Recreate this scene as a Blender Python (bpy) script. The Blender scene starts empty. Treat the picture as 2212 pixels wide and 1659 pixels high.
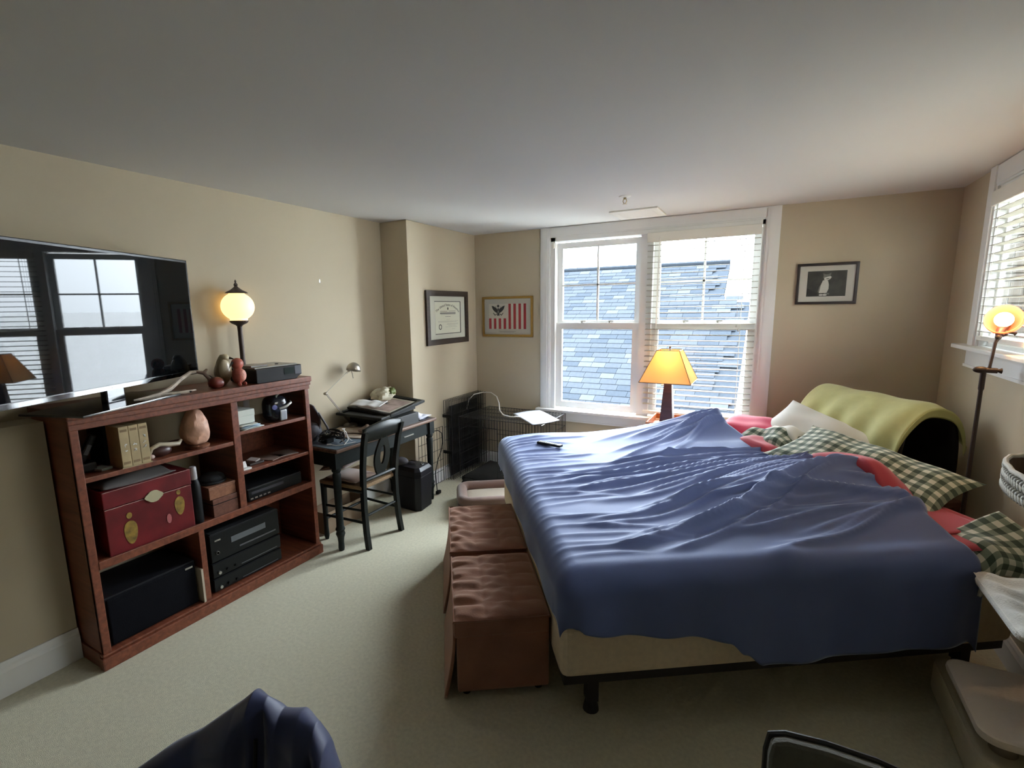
import bpy, bmesh, math, random
from mathutils import Vector, Matrix, Euler
PI = math.pi
rnd = random.Random(7)
scene = bpy.context.scene
COL = scene.collection

# ------------------------------------------------------------------ camera
cam_d = bpy.data.cameras.new('camera'); cam = bpy.data.objects.new('camera', cam_d); COL.objects.link(cam)
F_PX, CX, CY = 1079.1, 1061.7, 846.7
YAW, PITCH, ROLL, EYE = math.radians(29.2259), math.radians(-9.4391), math.radians(-0.8698), 1.6803
fw = Vector((-math.sin(YAW) * math.cos(PITCH), math.cos(YAW) * math.cos(PITCH), math.sin(PITCH)))
rt = Vector((math.cos(YAW), math.sin(YAW), 0)); up = rt.cross(fw)
rt2 = rt * math.cos(ROLL) + up * math.sin(ROLL); up2 = up * math.cos(ROLL) - rt * math.sin(ROLL)
cam.matrix_world = Matrix(((rt2.x, up2.x, -fw.x, 0), (rt2.y, up2.y, -fw.y, 0), (rt2.z, up2.z, -fw.z, EYE), (0, 0, 0, 1)))
cam_d.sensor_fit = 'HORIZONTAL'; cam_d.sensor_width = 36.0; cam_d.lens = F_PX / 2212 * 36
cam_d.shift_x = (1106 - CX) / 2212; cam_d.shift_y = (CY - 829.5) / 2212
cam_d.clip_start = 0.02; cam_d.clip_end = 200
scene.camera = cam

# ------------------------------------------------------------------ light
world = bpy.data.worlds.new('overcast_sky'); scene.world = world; world.use_nodes = True
wn = world.node_tree; wbg = wn.nodes['Background']
ZENITH = 65.0   # CIE overcast sky: L = Lz (1 + 2 sin h) / 3
wtc = wn.nodes.new('ShaderNodeTexCoord'); wsp = wn.nodes.new('ShaderNodeSeparateXYZ'); wn.links.new(wtc.outputs['Generated'], wsp.inputs[0])
wmx = wn.nodes.new('ShaderNodeMath'); wmx.operation = 'MAXIMUM'; wmx.inputs[1].default_value = 0.0; wn.links.new(wsp.outputs[2], wmx.inputs[0])
wma = wn.nodes.new('ShaderNodeMath'); wma.operation = 'MULTIPLY_ADD'; wma.inputs[1].default_value = ZENITH * 2 / 3; wma.inputs[2].default_value = ZENITH / 3; wn.links.new(wmx.outputs[0], wma.inputs[0])
wbg.inputs[0].default_value = (0.86, 0.94, 1.0, 1); wn.links.new(wma.outputs[0], wbg.inputs[1])
scene.view_settings.view_transform = 'Standard'; scene.view_settings.look = 'None'
scene.view_settings.gamma = 1.0; scene.view_settings.use_curve_mapping = False
scene.view_settings.exposure = 0.50
scene.cycles.max_bounces = 10; scene.cycles.diffuse_bounces = 6; scene.cycles.transparent_max_bounces = 16
scene.cycles.use_denoising = True
scene.cycles.sample_clamp_indirect = 8.0; scene.cycles.caustics_reflective = False; scene.cycles.caustics_refractive = False
def portal(loc, rot, sx, sy):
    l = bpy.data.lights.new('window_portal', 'AREA'); l.shape = 'RECTANGLE'; l.size = sx; l.size_y = sy; l.cycles.is_portal = True
    o = bpy.data.objects.new('window_portal', l); COL.objects.link(o); o.location = loc; o.rotation_euler = rot
portal((-1.0, 4.80, 1.5), (-PI / 2, 0, 0), 1.9, 1.7)
portal((1.14, 3.0, 1.87), (0, PI / 2, 0), 0.95, 2.0)

# ------------------------------------------------------------------ room numbers
XL, XC, XR, YB, YA, YN, H = -3.068, -2.774, 1.072, 4.645, 3.516, -4.6, 2.44

# ------------------------------------------------------------------ materials
MATS = {}
def mat(name, col=(.5, .5, .5), rough=.6, metal=0, spec=.5, sheen=0, coat=0, var=0, vscale=12, bump=0, bscale=80, stretch=None, emit=None, estr=0, trans=0, alpha=1, detail=4, sheen_tint=None, col2=None):
    if name in MATS: return MATS[name]
    m = bpy.data.materials.new(name); m.use_nodes = True; nt = m.node_tree; N = nt.nodes; Lk = nt.links
    b = N['Principled BSDF']
    b.inputs['Base Color'].default_value = (*col, 1); b.inputs['Roughness'].default_value = rough
    b.inputs['Metallic'].default_value = metal; b.inputs['Specular IOR Level'].default_value = spec
    b.inputs['Sheen Weight'].default_value = sheen
    if sheen: b.inputs['Sheen Roughness'].default_value = .45
    if sheen_tint: b.inputs['Sheen Tint'].default_value = (*sheen_tint, 1)
    b.inputs['Coat Weight'].default_value = coat
    b.inputs['Transmission Weight'].default_value = trans
    if emit: b.inputs['Emission Color'].default_value = (*emit, 1); b.inputs['Emission Strength'].default_value = estr
    if var or bump:
        tc = N.new('ShaderNodeTexCoord'); src = tc.outputs['Object']
        if stretch:
            mp = N.new('ShaderNodeMapping'); mp.inputs['Scale'].default_value = stretch; Lk.new(src, mp.inputs[0]); src = mp.outputs[0]
    if var:
        n = N.new('ShaderNodeTexNoise'); n.inputs['Scale'].default_value = vscale; n.inputs['Detail'].default_value = detail; Lk.new(src, n.inputs[0])
        r = N.new('ShaderNodeValToRGB'); Lk.new(n.outputs[0], r.inputs[0])
        c2 = col2 or tuple(min(1, c * (1 + var)) for c in col)
        c1 = tuple(max(0, c * (1 - var)) for c in col)
        r.color_ramp.elements[0].position = .32; r.color_ramp.elements[1].position = .68
        r.color_ramp.elements[0].color = (*c1, 1); r.color_ramp.elements[1].color = (*c2, 1)
        Lk.new(r.outputs[0], b.inputs['Base Color'])
    if bump:
        n2 = N.new('ShaderNodeTexNoise'); n2.inputs['Scale'].default_value = bscale; n2.inputs['Detail'].default_value = 3; Lk.new(src, n2.inputs[0])
        bp = N.new('ShaderNodeBump'); bp.inputs['Strength'].default_value = bump; bp.inputs['Distance'].default_value = .004
        Lk.new(n2.outputs[0], bp.inputs['Height']); Lk.new(bp.outputs[0], b.inputs['Normal'])
    MATS[name] = m; return m

def gingham(name, dark, mid, light, n=22, rough=.85):
    if name in MATS: return MATS[name]
    m = bpy.data.materials.new(name); m.use_nodes = True; nt = m.node_tree; N = nt.nodes; Lk = nt.links
    b = N['Principled BSDF']; b.inputs['Roughness'].default_value = rough; b.inputs['Sheen Weight'].default_value = .15
    uv = N.new('ShaderNodeUVMap'); sp = N.new('ShaderNodeSeparateXYZ'); Lk.new(uv.outputs[0], sp.inputs[0])
    outs = []
    for ax in (0, 1):
        mu = N.new('ShaderNodeMath'); mu.operation = 'MULTIPLY'; mu.inputs[1].default_value = n; Lk.new(sp.outputs[ax], mu.inputs[0])
        fr = N.new('ShaderNodeMath'); fr.operation = 'FRACT'; Lk.new(mu.outputs[0], fr.inputs[0])
        gt = N.new('ShaderNodeMath'); gt.operation = 'GREATER_THAN'; gt.inputs[1].default_value = .5; Lk.new(fr.outputs[0], gt.inputs[0]); outs.append(gt)
    ad = N.new('ShaderNodeMath'); ad.operation = 'ADD'; Lk.new(outs[0].outputs[0], ad.inputs[0]); Lk.new(outs[1].outputs[0], ad.inputs[1])
    hf = N.new('ShaderNodeMath'); hf.operation = 'MULTIPLY'; hf.inputs[1].default_value = .5; Lk.new(ad.outputs[0], hf.inputs[0])
    r = N.new('ShaderNodeValToRGB'); r.color_ramp.interpolation = 'CONSTANT'; e = r.color_ramp.elements
    e[0].color = (*light, 1); e[1].position = .75; e[1].color = (*dark, 1); k = e.new(.25); k.color = (*mid, 1)
    Lk.new(hf.outputs[0], r.inputs[0]); Lk.new(r.outputs[0], b.inputs['Base Color'])
    MATS[name] = m; return m

def wood(name, c1, c2, rough=.45, scale=(1, 14, 14), coat=.15):
    if name in MATS: return MATS[name]
    m = bpy.data.materials.new(name); m.use_nodes = True; nt = m.node_tree; N = nt.nodes; Lk = nt.links
    b = N['Principled BSDF']; b.inputs['Roughness'].default_value = rough; b.inputs['Coat Weight'].default_value = coat; b.inputs['Coat Roughness'].default_value = .3
    tc = N.new('ShaderNodeTexCoord'); mp = N.new('ShaderNodeMapping'); mp.inputs['Scale'].default_value = scale; Lk.new(tc.outputs['Object'], mp.inputs[0])
    n = N.new('ShaderNodeTexNoise'); n.inputs['Scale'].default_value = 3.0; n.inputs['Detail'].default_value = 6; n.inputs['Distortion'].default_value = .6; Lk.new(mp.outputs[0], n.inputs[0])
    r = N.new('ShaderNodeValToRGB'); r.color_ramp.elements[0].position = .3; r.color_ramp.elements[1].position = .72
    r.color_ramp.elements[0].color = (*c1, 1); r.color_ramp.elements[1].color = (*c2, 1); Lk.new(n.outputs[0], r.inputs[0]); Lk.new(r.outputs[0], b.inputs['Base Color'])
    bp = N.new('ShaderNodeBump'); bp.inputs['Strength'].default_value = .08; bp.inputs['Distance'].default_value = .003; Lk.new(n.outputs[0], bp.inputs['Height']); Lk.new(bp.outputs[0], b.inputs['Normal'])
    MATS[name] = m; return m

def glass(name='window_glass', refl=.06, tint=(.97, .985, 1.0)):
    if name in MATS: return MATS[name]
    m = bpy.data.materials.new(name); m.use_nodes = True; nt = m.node_tree; N = nt.nodes; Lk = nt.links
    N.remove(N['Principled BSDF']); out = N['Material Output']
    t = N.new('ShaderNodeBsdfTransparent'); t.inputs[0].default_value = (*tint, 1)
    g = N.new('ShaderNodeBsdfGlossy'); g.inputs['Roughness'].default_value = .02
    lw = N.new('ShaderNodeLayerWeight'); lw.inputs[0].default_value = .25
    mm = N.new('ShaderNodeMath'); mm.operation = 'MULTIPLY'; mm.inputs[1].default_value = .5; Lk.new(lw.outputs['Fresnel'], mm.inputs[0])
    mx = N.new('ShaderNodeMixShader'); Lk.new(mm.outputs[0], mx.inputs[0]); Lk.new(t.outputs[0], mx.inputs[1]); Lk.new(g.outputs[0], mx.inputs[2]); Lk.new(mx.outputs[0], out.inputs[0])
    MATS[name] = m; return m

def shade_mat(name, col, trans_col, w=.6, emit=None, es=0):
    if name in MATS: return MATS[name]
    m = bpy.data.materials.new(name); m.use_nodes = True; nt = m.node_tree; N = nt.nodes; Lk = nt.links
    N.remove(N['Principled BSDF']); out = N['Material Output']
    d = N.new('ShaderNodeBsdfDiffuse'); d.inputs[0].default_value = (*col, 1)
    t = N.new('ShaderNodeBsdfTranslucent'); t.inputs[0].default_value = (*trans_col, 1)
    mx = N.new('ShaderNodeMixShader'); mx.inputs[0].default_value = w; Lk.new(d.outputs[0], mx.inputs[1]); Lk.new(t.outputs[0], mx.inputs[2])
    Lk.new(mx.outputs[0], out.inputs[0]); MATS[name] = m; return m

# ------------------------------------------------------------------ mesh helpers
class MB:
    def __init__(s): s.v = []; s.f = []; s.uv = None
    def add(s, vs, fs, M=None):
        o = len(s.v)
        s.v += [tuple(M @ Vector(v)) if M else tuple(v) for v in vs]; s.f += [tuple(i + o for i in f) for f in fs]; return s
    def box(s, c, d, M=None, rz=0, rot=None):
        x, y, z = d[0] / 2, d[1] / 2, d[2] / 2
        vs = [Vector((a * x, b * y, e * z)) for a in (-1, 1) for b in (-1, 1) for e in (-1, 1)]
        R = Euler(rot).to_matrix() if rot else Matrix.Rotation(rz, 3, 'Z')
        vs = [R @ v + Vector(c) for v in vs]
        return s.add(vs, [(0, 1, 3, 2), (4, 6, 7, 5), (0, 4, 5, 1), (2, 3, 7, 6), (0, 2, 6, 4), (1, 5, 7, 3)], M)
    def b2(s, p, q): return s.box([(p[i] + q[i]) / 2 for i in range(3)], [abs(q[i] - p[i]) for i in range(3)])
    def cyl(s, p, q, r0, r1=None, n=12, caps=True, M=None):
        r1 = r0 if r1 is None else r1
        p, q = Vector(p), Vector(q); d = (q - p).normalized()
        a = d.orthogonal().normalized(); b = d.cross(a)
        vs = [p + (a * math.cos(2 * PI * i / n) + b * math.sin(2 * PI * i / n)) * r0 for i in range(n)] + [q + (a * math.cos(2 * PI * i / n) + b * math.sin(2 * PI * i / n)) * r1 for i in range(n)]
        fs = [(i, (i + 1) % n, n + (i + 1) % n, n + i) for i in range(n)]
        if caps: fs += [tuple(range(n))[::-1], tuple(range(n, 2 * n))]
        return s.add(vs, fs, M)
    def tube(s, pts, r, n=8, closed=False, M=None, caps=True):
        P = [Vector(p) for p in pts]; k = len(P); rs = r if isinstance(r, (list, tuple)) else [r] * k
        rings = []; a = None
        for i in range(k):
            if closed: d = P[(i + 1) % k] - P[i - 1]
            else: d = P[min(i + 1, k - 1)] - P[max(i - 1, 0)]
            d = d.normalized() if d.length > 1e-9 else Vector((0, 0, 1))
            a = d.orthogonal().normalized() if a is None else (a - d * a.dot(d))
            if a.length < 1e-6: a = d.orthogonal()
            a = a.normalized(); b = d.cross(a)
            rings.append([P[i] + (a * math.cos(2 * PI * j / n) + b * math.sin(2 * PI * j / n)) * rs[i] for j in range(n)])
        vs = [v for ring in rings for v in ring]; fs = []
        for i in range(k if closed else k - 1):
            i2 = (i + 1) % k
            fs += [(i * n + j, i * n + (j + 1) % n, i2 * n + (j + 1) % n, i2 * n + j) for j in range(n)]
        if caps and not closed: fs += [tuple(range(n))[::-1], tuple(range((k - 1) * n, k * n))]
        return s.add(vs, fs, M)
    def lathe(s, prof, n=24, M=None, cap=True, sq=0):
        vs = []; fs = []; k = len(prof)
        for r, z in prof:
            for j in range(n):
                a = 2 * PI * j / n; vs.append((r * math.cos(a), r * math.sin(a), z))
        for i in range(k - 1): fs += [(i * n + j, i * n + (j + 1) % n, (i + 1) * n + (j + 1) % n, (i + 1) * n + j) for j in range(n)]
        if cap: fs += [tuple(range(n))[::-1], tuple(range((k - 1) * n, k * n))]
        return s.add(vs, fs, M)
    def ell(s, c, r, n=20, k=12, M=None, fn=None):
        vs = [(0, 0, -1)]; fs = []
        for i in range(1, k):
            ph = -PI / 2 + PI * i / k
            for j in range(n): a = 2 * PI * j / n; vs.append((math.cos(ph) * math.cos(a), math.cos(ph) * math.sin(a), math.sin(ph)))
        vs.append((0, 0, 1))
        if fn: vs = [fn(*v) for v in vs]
        vs = [(c[0] + v[0] * r[0], c[1] + v[1] * r[1], c[2] + v[2] * r[2]) for v in vs]
        fs += [(0, 1 + (j + 1) % n, 1 + j) for j in range(n)]
        for i in range(k - 2): o = 1 + i * n; fs += [(o + j, o + (j + 1) % n, o + n + (j + 1) % n, o + n + j) for j in range(n)]
        o = 1 + (k - 2) * n; fs += [(o + j, o + (j + 1) % n, len(vs) - 1) for j in range(n)]
        return s.add(vs, fs, M)
    def prism(s, poly, z0, z1, M=None):
        n = len(poly); vs = [(x, y, z0) for x, y in poly] + [(x, y, z1) for x, y in poly]
        return s.add(vs, [tuple(range(n))[::-1], tuple(range(n, 2 * n))] + [(i, (i + 1) % n, n + (i + 1) % n, n + i) for i in range(n)], M)
    def ring(s, outer, inner, z0, z1, M=None):
        n = len(outer); vs = [(x, y, z) for z in (z0, z1) for pl in (outer, inner) for x, y in pl]; fs = []
        for i in range(n):
            j = (i + 1) % n
            fs += [(i, n + i, n + j, j), (2 * n + i, 2 * n + j, 3 * n + j, 3 * n + i), (i, j, 2 * n + j, 2 * n + i), (n + i, 3 * n + i, 3 * n + j, n + j)]
        return s.add(vs, fs, M)
    def grid(s, nu, nv, fn, uv=None, closed_u=False):
        o = len(s.v)
        for i in range(nu):
            for j in range(nv): s.v.append(tuple(fn(i / (nu - 1), j / (nv - 1))))
        for i in range(nu - 1):
            for j in range(nv - 1): s.f.append((o + i * nv + j, o + (i + 1) * nv + j, o + (i + 1) * nv + j + 1, o + i * nv + j + 1))
        if uv:
            s.uv = s.uv or {}
            for i in range(nu):
                for j in range(nv): s.uv[o + i * nv + j] = uv(i / (nu - 1), j / (nv - 1))
        return s
    def build(s, name, m, parent=None, smooth=False, bevel=0, seg=2, loc=None, rot=None, subsurf=0, solid=0, angle=.6):
        me = bpy.data.meshes.new(name); me.from_pydata(s.v, [], s.f); me.update()
        if s.uv:
            l = me.uv_layers.new(name='UVMap')
            for lp in me.loops: l.data[lp.index].uv = s.uv.get(lp.vertex_index, (0, 0))
        bm = bmesh.new(); bm.from_mesh(me); bmesh.ops.recalc_face_normals(bm, faces=bm.faces)
        if bevel: bmesh.ops.bevel(bm, geom=[e for e in bm.edges if len(e.link_faces) == 2 and e.calc_face_angle(0) > .5], offset=bevel, segments=seg, affect='EDGES', clamp_overlap=True, profile=.6)
        bm.to_mesh(me); bm.free()
        me.materials.append(m)
        if smooth: me.polygons.foreach_set('use_smooth', [True] * len(me.polygons))
        if smooth and angle and not subsurf: me.set_sharp_from_angle(angle=angle)
        o = bpy.data.objects.new(name, me); COL.objects.link(o)
        if parent: o.parent = parent
        if loc: o.location = loc
        if rot: o.rotation_euler = rot
        if solid: md = o.modifiers.new('solid', 'SOLIDIFY'); md.thickness = solid
        if subsurf: md = o.modifiers.new('sub', 'SUBSURF'); md.levels = subsurf; md.render_levels = subsurf
        return o

def tag(o, label, cat, group=None, kind=None):
    if label: o['label'] = label
    if cat: o['category'] = cat
    if group: o['group'] = group
    if kind: o['kind'] = kind
    return o
def thing(name, label, cat, loc=(0, 0, 0), rz=0, group=None, rot=None):
    o = bpy.data.objects.new(name, None); COL.objects.link(o); o.location = loc; o.rotation_euler = rot or (0, 0, rz); o.empty_display_size = .1
    return tag(o, label, cat, group)
def struct(o): o['kind'] = 'structure'; return o
def sroot(name, loc=(0, 0, 0)):
    o = bpy.data.objects.new(name, None); COL.objects.link(o); o.location = loc; o['kind'] = 'structure'; return o
def link_copy(src, parent, loc, rot=None, m=None):
    c = src.copy(); COL.objects.link(c); c.parent = parent; c.location = loc
    if rot: c.rotation_euler = rot
    return c
def basis(o, ex, ey, ez):
    ex, ey, ez = Vector(ex), Vector(ey), Vector(ez)
    return Matrix(((ex.x, ey.x, ez.x, o[0]), (ex.y, ey.y, ez.y, o[1]), (ex.z, ey.z, ez.z, o[2]), (0, 0, 0, 1)))
def textmesh(txt, size, ext=.0004, bend=None):
    cu = bpy.data.curves.new('t', 'FONT'); cu.body = txt; cu.size = size; cu.align_x = 'CENTER'; cu.align_y = 'CENTER'; cu.extrude = ext; cu.resolution_u = 2
    ob = bpy.data.objects.new('t', cu); COL.objects.link(ob)
    dg = bpy.context.evaluated_depsgraph_get(); me = bpy.data.meshes.new_from_object(ob.evaluated_get(dg))
    vs = [tuple(v.co) for v in me.vertices]; fs = [tuple(p.vertices) for p in me.polygons]
    bpy.data.objects.remove(ob); bpy.data.curves.remove(cu); bpy.data.meshes.remove(me)
    if bend: vs = [((bend + y) * math.sin(x / bend), (bend + y) * math.cos(x / bend) - bend, z) for x, y, z in vs]
    return vs, fs
def sm(a, b, x): t = min(1, max(0, (x - a) / (b - a))); return t * t * (3 - 2 * t)

# palette
M_WALL = mat('wall_paint', (.50, .43, .31), .75, var=.02, vscale=3, bump=.05, bscale=200)
M_CEIL = mat('ceiling_paint', (.63, .625, .60), .85, bump=.04, bscale=160)
M_TRIM = mat('trim_paint', (.80, .80, .78), .4)
M_CARPET = mat('carpet', (.64, .605, .46), .95, var=.07, vscale=60, bump=.9, bscale=420, spec=.1)
M_CHERRY = wood('cherry_wood', (.105, .026, .012), (.225, .066, .030))
M_BLACK = mat('black_plastic', (.006, .006, .007), .5, spec=.22)
M_BLACKG = mat('black_gloss', (.008, .008, .010), .12)
M_DKGREEN = mat('dark_green_paint', (.009, .013, .012), .5, spec=.25, var=.2, vscale=30)
M_WIRE = mat('black_wire', (.02, .02, .02), .4, metal=.3)
M_STEEL = mat('brushed_steel', (.55, .54, .50), .35, metal=.9)
M_PAPER = mat('white_paper', (.78, .78, .76), .8)
M_CREAM = mat('cream_plastic', (.80, .79, .72), .5)
M_BRONZE = mat('dark_bronze', (.055, .038, .032), .5, metal=.4)
# ================================================================== room shell
T = .16
struct(MB().b2((XL - T, YN - T, -.12), (XR + T, YB + T, 0)).build('floor', M_CARPET))
struct(MB().b2((XL - T, YN - T, H), (XR + T, YB + T, H + .12)).build('ceiling', M_CEIL))
struct(MB().b2((XL - T, YN, 0), (XL, YB, H)).build('wall_left', M_WALL))
struct(MB().b2((XL, YA, 0), (XC, YB, H)).build('wall_chase', M_WALL, bevel=.006))
struct(MB().b2((XL, YN, 0), (-2.90, 0.955, 1.20)).build('wall_ledge', M_WALL))
struct(MB().b2((XL - T, YN - T, 0), (XR + T, YN, H)).build('wall_near', M_WALL))
WX0, WX1, WZ0, WZ1 = -1.917, -.095, .675, 2.345
w = MB(); w.b2((XL - T, YB, 0), (WX0, YB + T, H)); w.b2((WX1, YB, 0), (XR, YB + T, H)); w.b2((WX0, YB, 0), (WX1, YB + T, WZ0)); w.b2((WX0, YB, WZ1), (WX1, YB + T, H))
struct(w.build('wall_back', M_WALL))
RY0, RY1, RZ0, RZ1 = 2.05, 3.985, 1.42, 2.32
TR = .058
w = MB(); w.b2((XR, YN - T, 0), (XR + TR, RY0, H)); w.b2((XR, RY1, 0), (XR + TR, YB + T, H)); w.b2((XR, RY0, 0), (XR + TR, RY1, RZ0)); w.b2((XR, RY0, RZ1), (XR + TR, RY1, H))
struct(w.build('wall_right', M_WALL))
def baseboard(name, p, q, nrm, h=.135):
    p, q, nrm = Vector((*p, 0)), Vector((*q, 0)), Vector((*nrm, 0))
    b = MB(); prof = [(0, 0), (.018, 0), (.018, h * .72), (.013, h * .82), (.012, h * .9), (.007, h), (0, h)]
    n = len(prof); vs = [e + nrm * a + Vector((0, 0, z)) for e in (p, q) for a, z in prof]
    b.add(vs, [tuple(range(n)), tuple(range(n, 2 * n))] + [(i, (i + 1) % n, n + (i + 1) % n, n + i) for i in range(n)])
    return struct(b.build(name, M_TRIM))
baseboard('baseboard_left', (-2.90, YN), (-2.90, .955), (1, 0), .16)
baseboard('baseboard_back', (XC, YB), (XR, YB), (0, -1))
baseboard('baseboard_right', (XR, YN), (XR, YB), (-1, 0))
baseboard('baseboard_chase', (XC, YA), (XC, YB), (1, 0))
baseboard('baseboard_nook', (XL, 2.3), (XL, YA), (1, 0))

# ------------------------------------------------------------------ back window
win = sroot('window_1', (-1.0, YB, 0))
wx = lambda x: x + 1.0
def casing_bar(parent, name, p, q, steps):   # moulded flat casing: three stepped layers
    b = MB()
    for (inset, depth) in steps:
        pass
    return b
c = MB()
for dx0, dx1, dp in ((0, .105, .012), (.012, .095, .020), (.03, .075, .026)):
    c.b2((wx(WX0) - .105 + dx0, -dp, WZ0 + .004), (wx(WX0) - .105 + dx1, 0, H - .002))
    c.b2((wx(WX1) + .105 - dx1, -dp, WZ0 + .004), (wx(WX1) + .105 - dx0, 0, H - .002))
c.b2((wx(WX0) - .0, -.012, WZ1), (wx(WX1), 0, H - .002)); c.b2((wx(WX0) + .002, -.020, WZ1 + .012), (wx(WX1) - .002, 0, H - .008)); 
c.build('casing', M_TRIM, win)
st = MB(); st.b2((wx(WX0) - .135, -.075, .652), (wx(WX1) + .135, .06, .679)); st.build('stool', M_TRIM, win, bevel=.006)
ap = MB(); ap.b2((wx(WX0) - .105, -.016, .560), (wx(WX1) + .105, 0, .652)); ap.b2((wx(WX0) - .105, -.024, .560), (wx(WX1) + .105, 0, .575)); ap.build('apron', M_TRIM, win)
j = MB(); j.b2((wx(WX0), 0, .679), (wx(WX0) + .045, .14, WZ1)); j.b2((wx(WX1) - .02, 0, .679), (wx(WX1), .14, WZ1)); j.b2((wx(WX0), 0, WZ1 - .035), (wx(WX1), .14, WZ1)); j.b2((wx(-1.062), .015, .679), (wx(-.955), .14, WZ1)); j.build('jamb', M_TRIM, win)
M_GLASS = glass()
def sash(x0, x1, z0, z1, y, fr, parts=True):
    f = MB(); a, b_ = wx(x0), wx(x1)
    f.b2((a, y, z0), (a + fr, y + .03, z1)); f.b2((b_ - fr, y, z0), (b_, y + .03, z1)); f.b2((a + fr, y, z0), (b_ - fr, y + .03, z0 + fr)); f.b2((a + fr, y, z1 - fr), (b_ - fr, y + .03, z1))
    s_ = f.build('sash', M_TRIM, win)
    MB().b2((a + fr - .004, y + .013, z0 + fr - .004), (b_ - fr + .004, y + .017, z1 - fr + .004)).build('pane', M_GLASS, s_)
    return s_
for x0, x1 in ((-1.875, -1.062), (-.955, -.115)):
    up_ = sash(x0, x1, 1.50, 2.30, .075, .055); lo = sash(x0, x1, .690, 1.535, .040, .062)
    xm = wx((x0 + x1) / 2)
    MB().b2((xm - .008, .070, 1.555), (xm + .008, .090, 2.245)).build('muntin', M_TRIM, up_)
    MB().b2((wx(x0) + .055, .070, 1.885), (wx(x1) - .055, .090, 1.901)).build('muntin', M_TRIM, up_)
    for k in (-.14, .13):
        l = MB(); l.cyl((xm + k, .052, 1.535), (xm + k, .052, 1.548), .014); l.box((xm + k + .012, .050, 1.552), (.05, .012, .010)); l.build('sash_lock', M_STEEL, lo, smooth=True)
MB().box((wx(-1.885), -.004, 2.27), (.016, .03, .05)).build('blind_bracket', M_CREAM, win, bevel=.003)

# ------------------------------------------------------------------ blinds
M_SLAT = shade_mat('blind_slat', (.40, .385, .34), (.50, .46, .38), .15)
def blind(name, label, p0, along, across, length, ztop, zbot, pitch, tilt, cat='blind', wand=True):
    # p0 = start of the slats, along = unit vector of slat length, across = unit vector into the room
    al, ac = Vector(along), Vector(across)
    t = thing(name, label, cat, p0)
    L = lambda a, c_, z: tuple(al * a + ac * c_ + Vector((0, 0, z - p0[2])))
    def bx(a0, a1, c0, c1, z0, z1):
        b = MB(); vs = [L(a, c_, z) for a in (a0, a1) for c_ in (c0, c1) for z in (z0, z1)]
        return b.add(vs, [(0, 1, 3, 2), (4, 6, 7, 5), (0, 4, 5, 1), (2, 3, 7, 6), (0, 2, 6, 4), (1, 5, 7, 3)])
    bx(-.004, length + .004, .030, .042, ztop - .005, ztop + .075).build('valance', M_CREAM, t, bevel=.003)
    bx(0, length, -.025, .028, ztop + .01, ztop + .06).build('headrail', M_CREAM, t)
    # one curved slat, shared
    sl = MB(); nseg = 6; w_ = .050; ct, st_ = math.cos(tilt), math.sin(tilt); vs = []
    for a in (0, length):
        for side in (0, 1):
            for k in range(nseg + 1):
                u = (k / nseg - .5) * w_; h = .003 * (1 - (2 * k / nseg - 1) ** 2) + side * .0028
                vs.append(tuple(al * a + ac * (u * ct - h * st_) + Vector((0, 0, u * st_ + h * ct))))
    m1 = nseg + 1
    fs = [(k, k + 1, 2 * m1 + k + 1, 2 * m1 + k) for k in range(nseg)] + [(m1 + k, 3 * m1 + k, 3 * m1 + k + 1, m1 + k + 1) for k in range(nseg)]
    fs += [(0, 2 * m1, 3 * m1, m1), (nseg, m1 + nseg, 3 * m1 + nseg, 2 * m1 + nseg)]
    fs += [tuple(list(range(m1)) + list(range(2 * m1 - 1, m1 - 1, -1))), tuple(list(range(2 * m1, 3 * m1)) + list(range(4 * m1 - 1, 3 * m1 - 1, -1)))]
    sl.add(vs, fs); base = sl.build('slat', M_SLAT, t, smooth=True)
    n = int((ztop - .03 - zbot - .03) / pitch); zs = [ztop - .03 - k * pitch for k in range(n + 1)]
    base.location = (0, 0, zs[0] - p0[2])
    for z in zs[1:]: link_copy(base, t, (0, 0, z - p0[2]))
    bx(0, length, -.024, .024, zbot - .012, zbot + .012).build('bottom_rail', M_CREAM, t, bevel=.003)
    for a in (.09, length - .11):
        cd = MB()
        for s_ in (-.024, .024): cd.tube([L(a, s_, ztop), L(a, s_, zbot)], .0013, 5)
        cd.build('ladder_cord', M_CREAM, t)
    if wand:
        wd = MB(); wd.tube([L(.105, .050, ztop + .03), L(.10, .052, ztop - .72)], .004, 6); wd.build('tilt_wand', M_CREAM, t)
        for k, zz in ((length - .135, ztop - .72), (length - .12, ztop - .755)):
            cd = MB(); cd.tube([L(k, .045, ztop + .02), L(k, .047, zz)], .0012, 5); co = cd.build('pull_cord', M_CREAM, t)
            ts = MB(); ts.lathe([(.002, .022), (.004, .018), (.0065, 0), (.006, -.004)], 10, Matrix.Translation(L(k, .047, zz - .01))); ts.build('tassel', M_STEEL, co, smooth=True)
    return t
blind('window_blind', 'cream slatted blind lowered over the window half behind the pyramid lamp', (-.995, YB + .000, .7), (1, 0, 0), (0, -1, 0), .875, 2.235, .725, .0485, math.radians(-4))
blind('window_blind', 'cream slatted blind on the side window behind the lit floor lamp', (XR + .008, RY1 - .012, 1.4), (0, -1, 0), (-1, 0, 0), RY1 - RY0 - .024, 2.215, 1.47, .0485, math.radians(4), wand=False)

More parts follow.
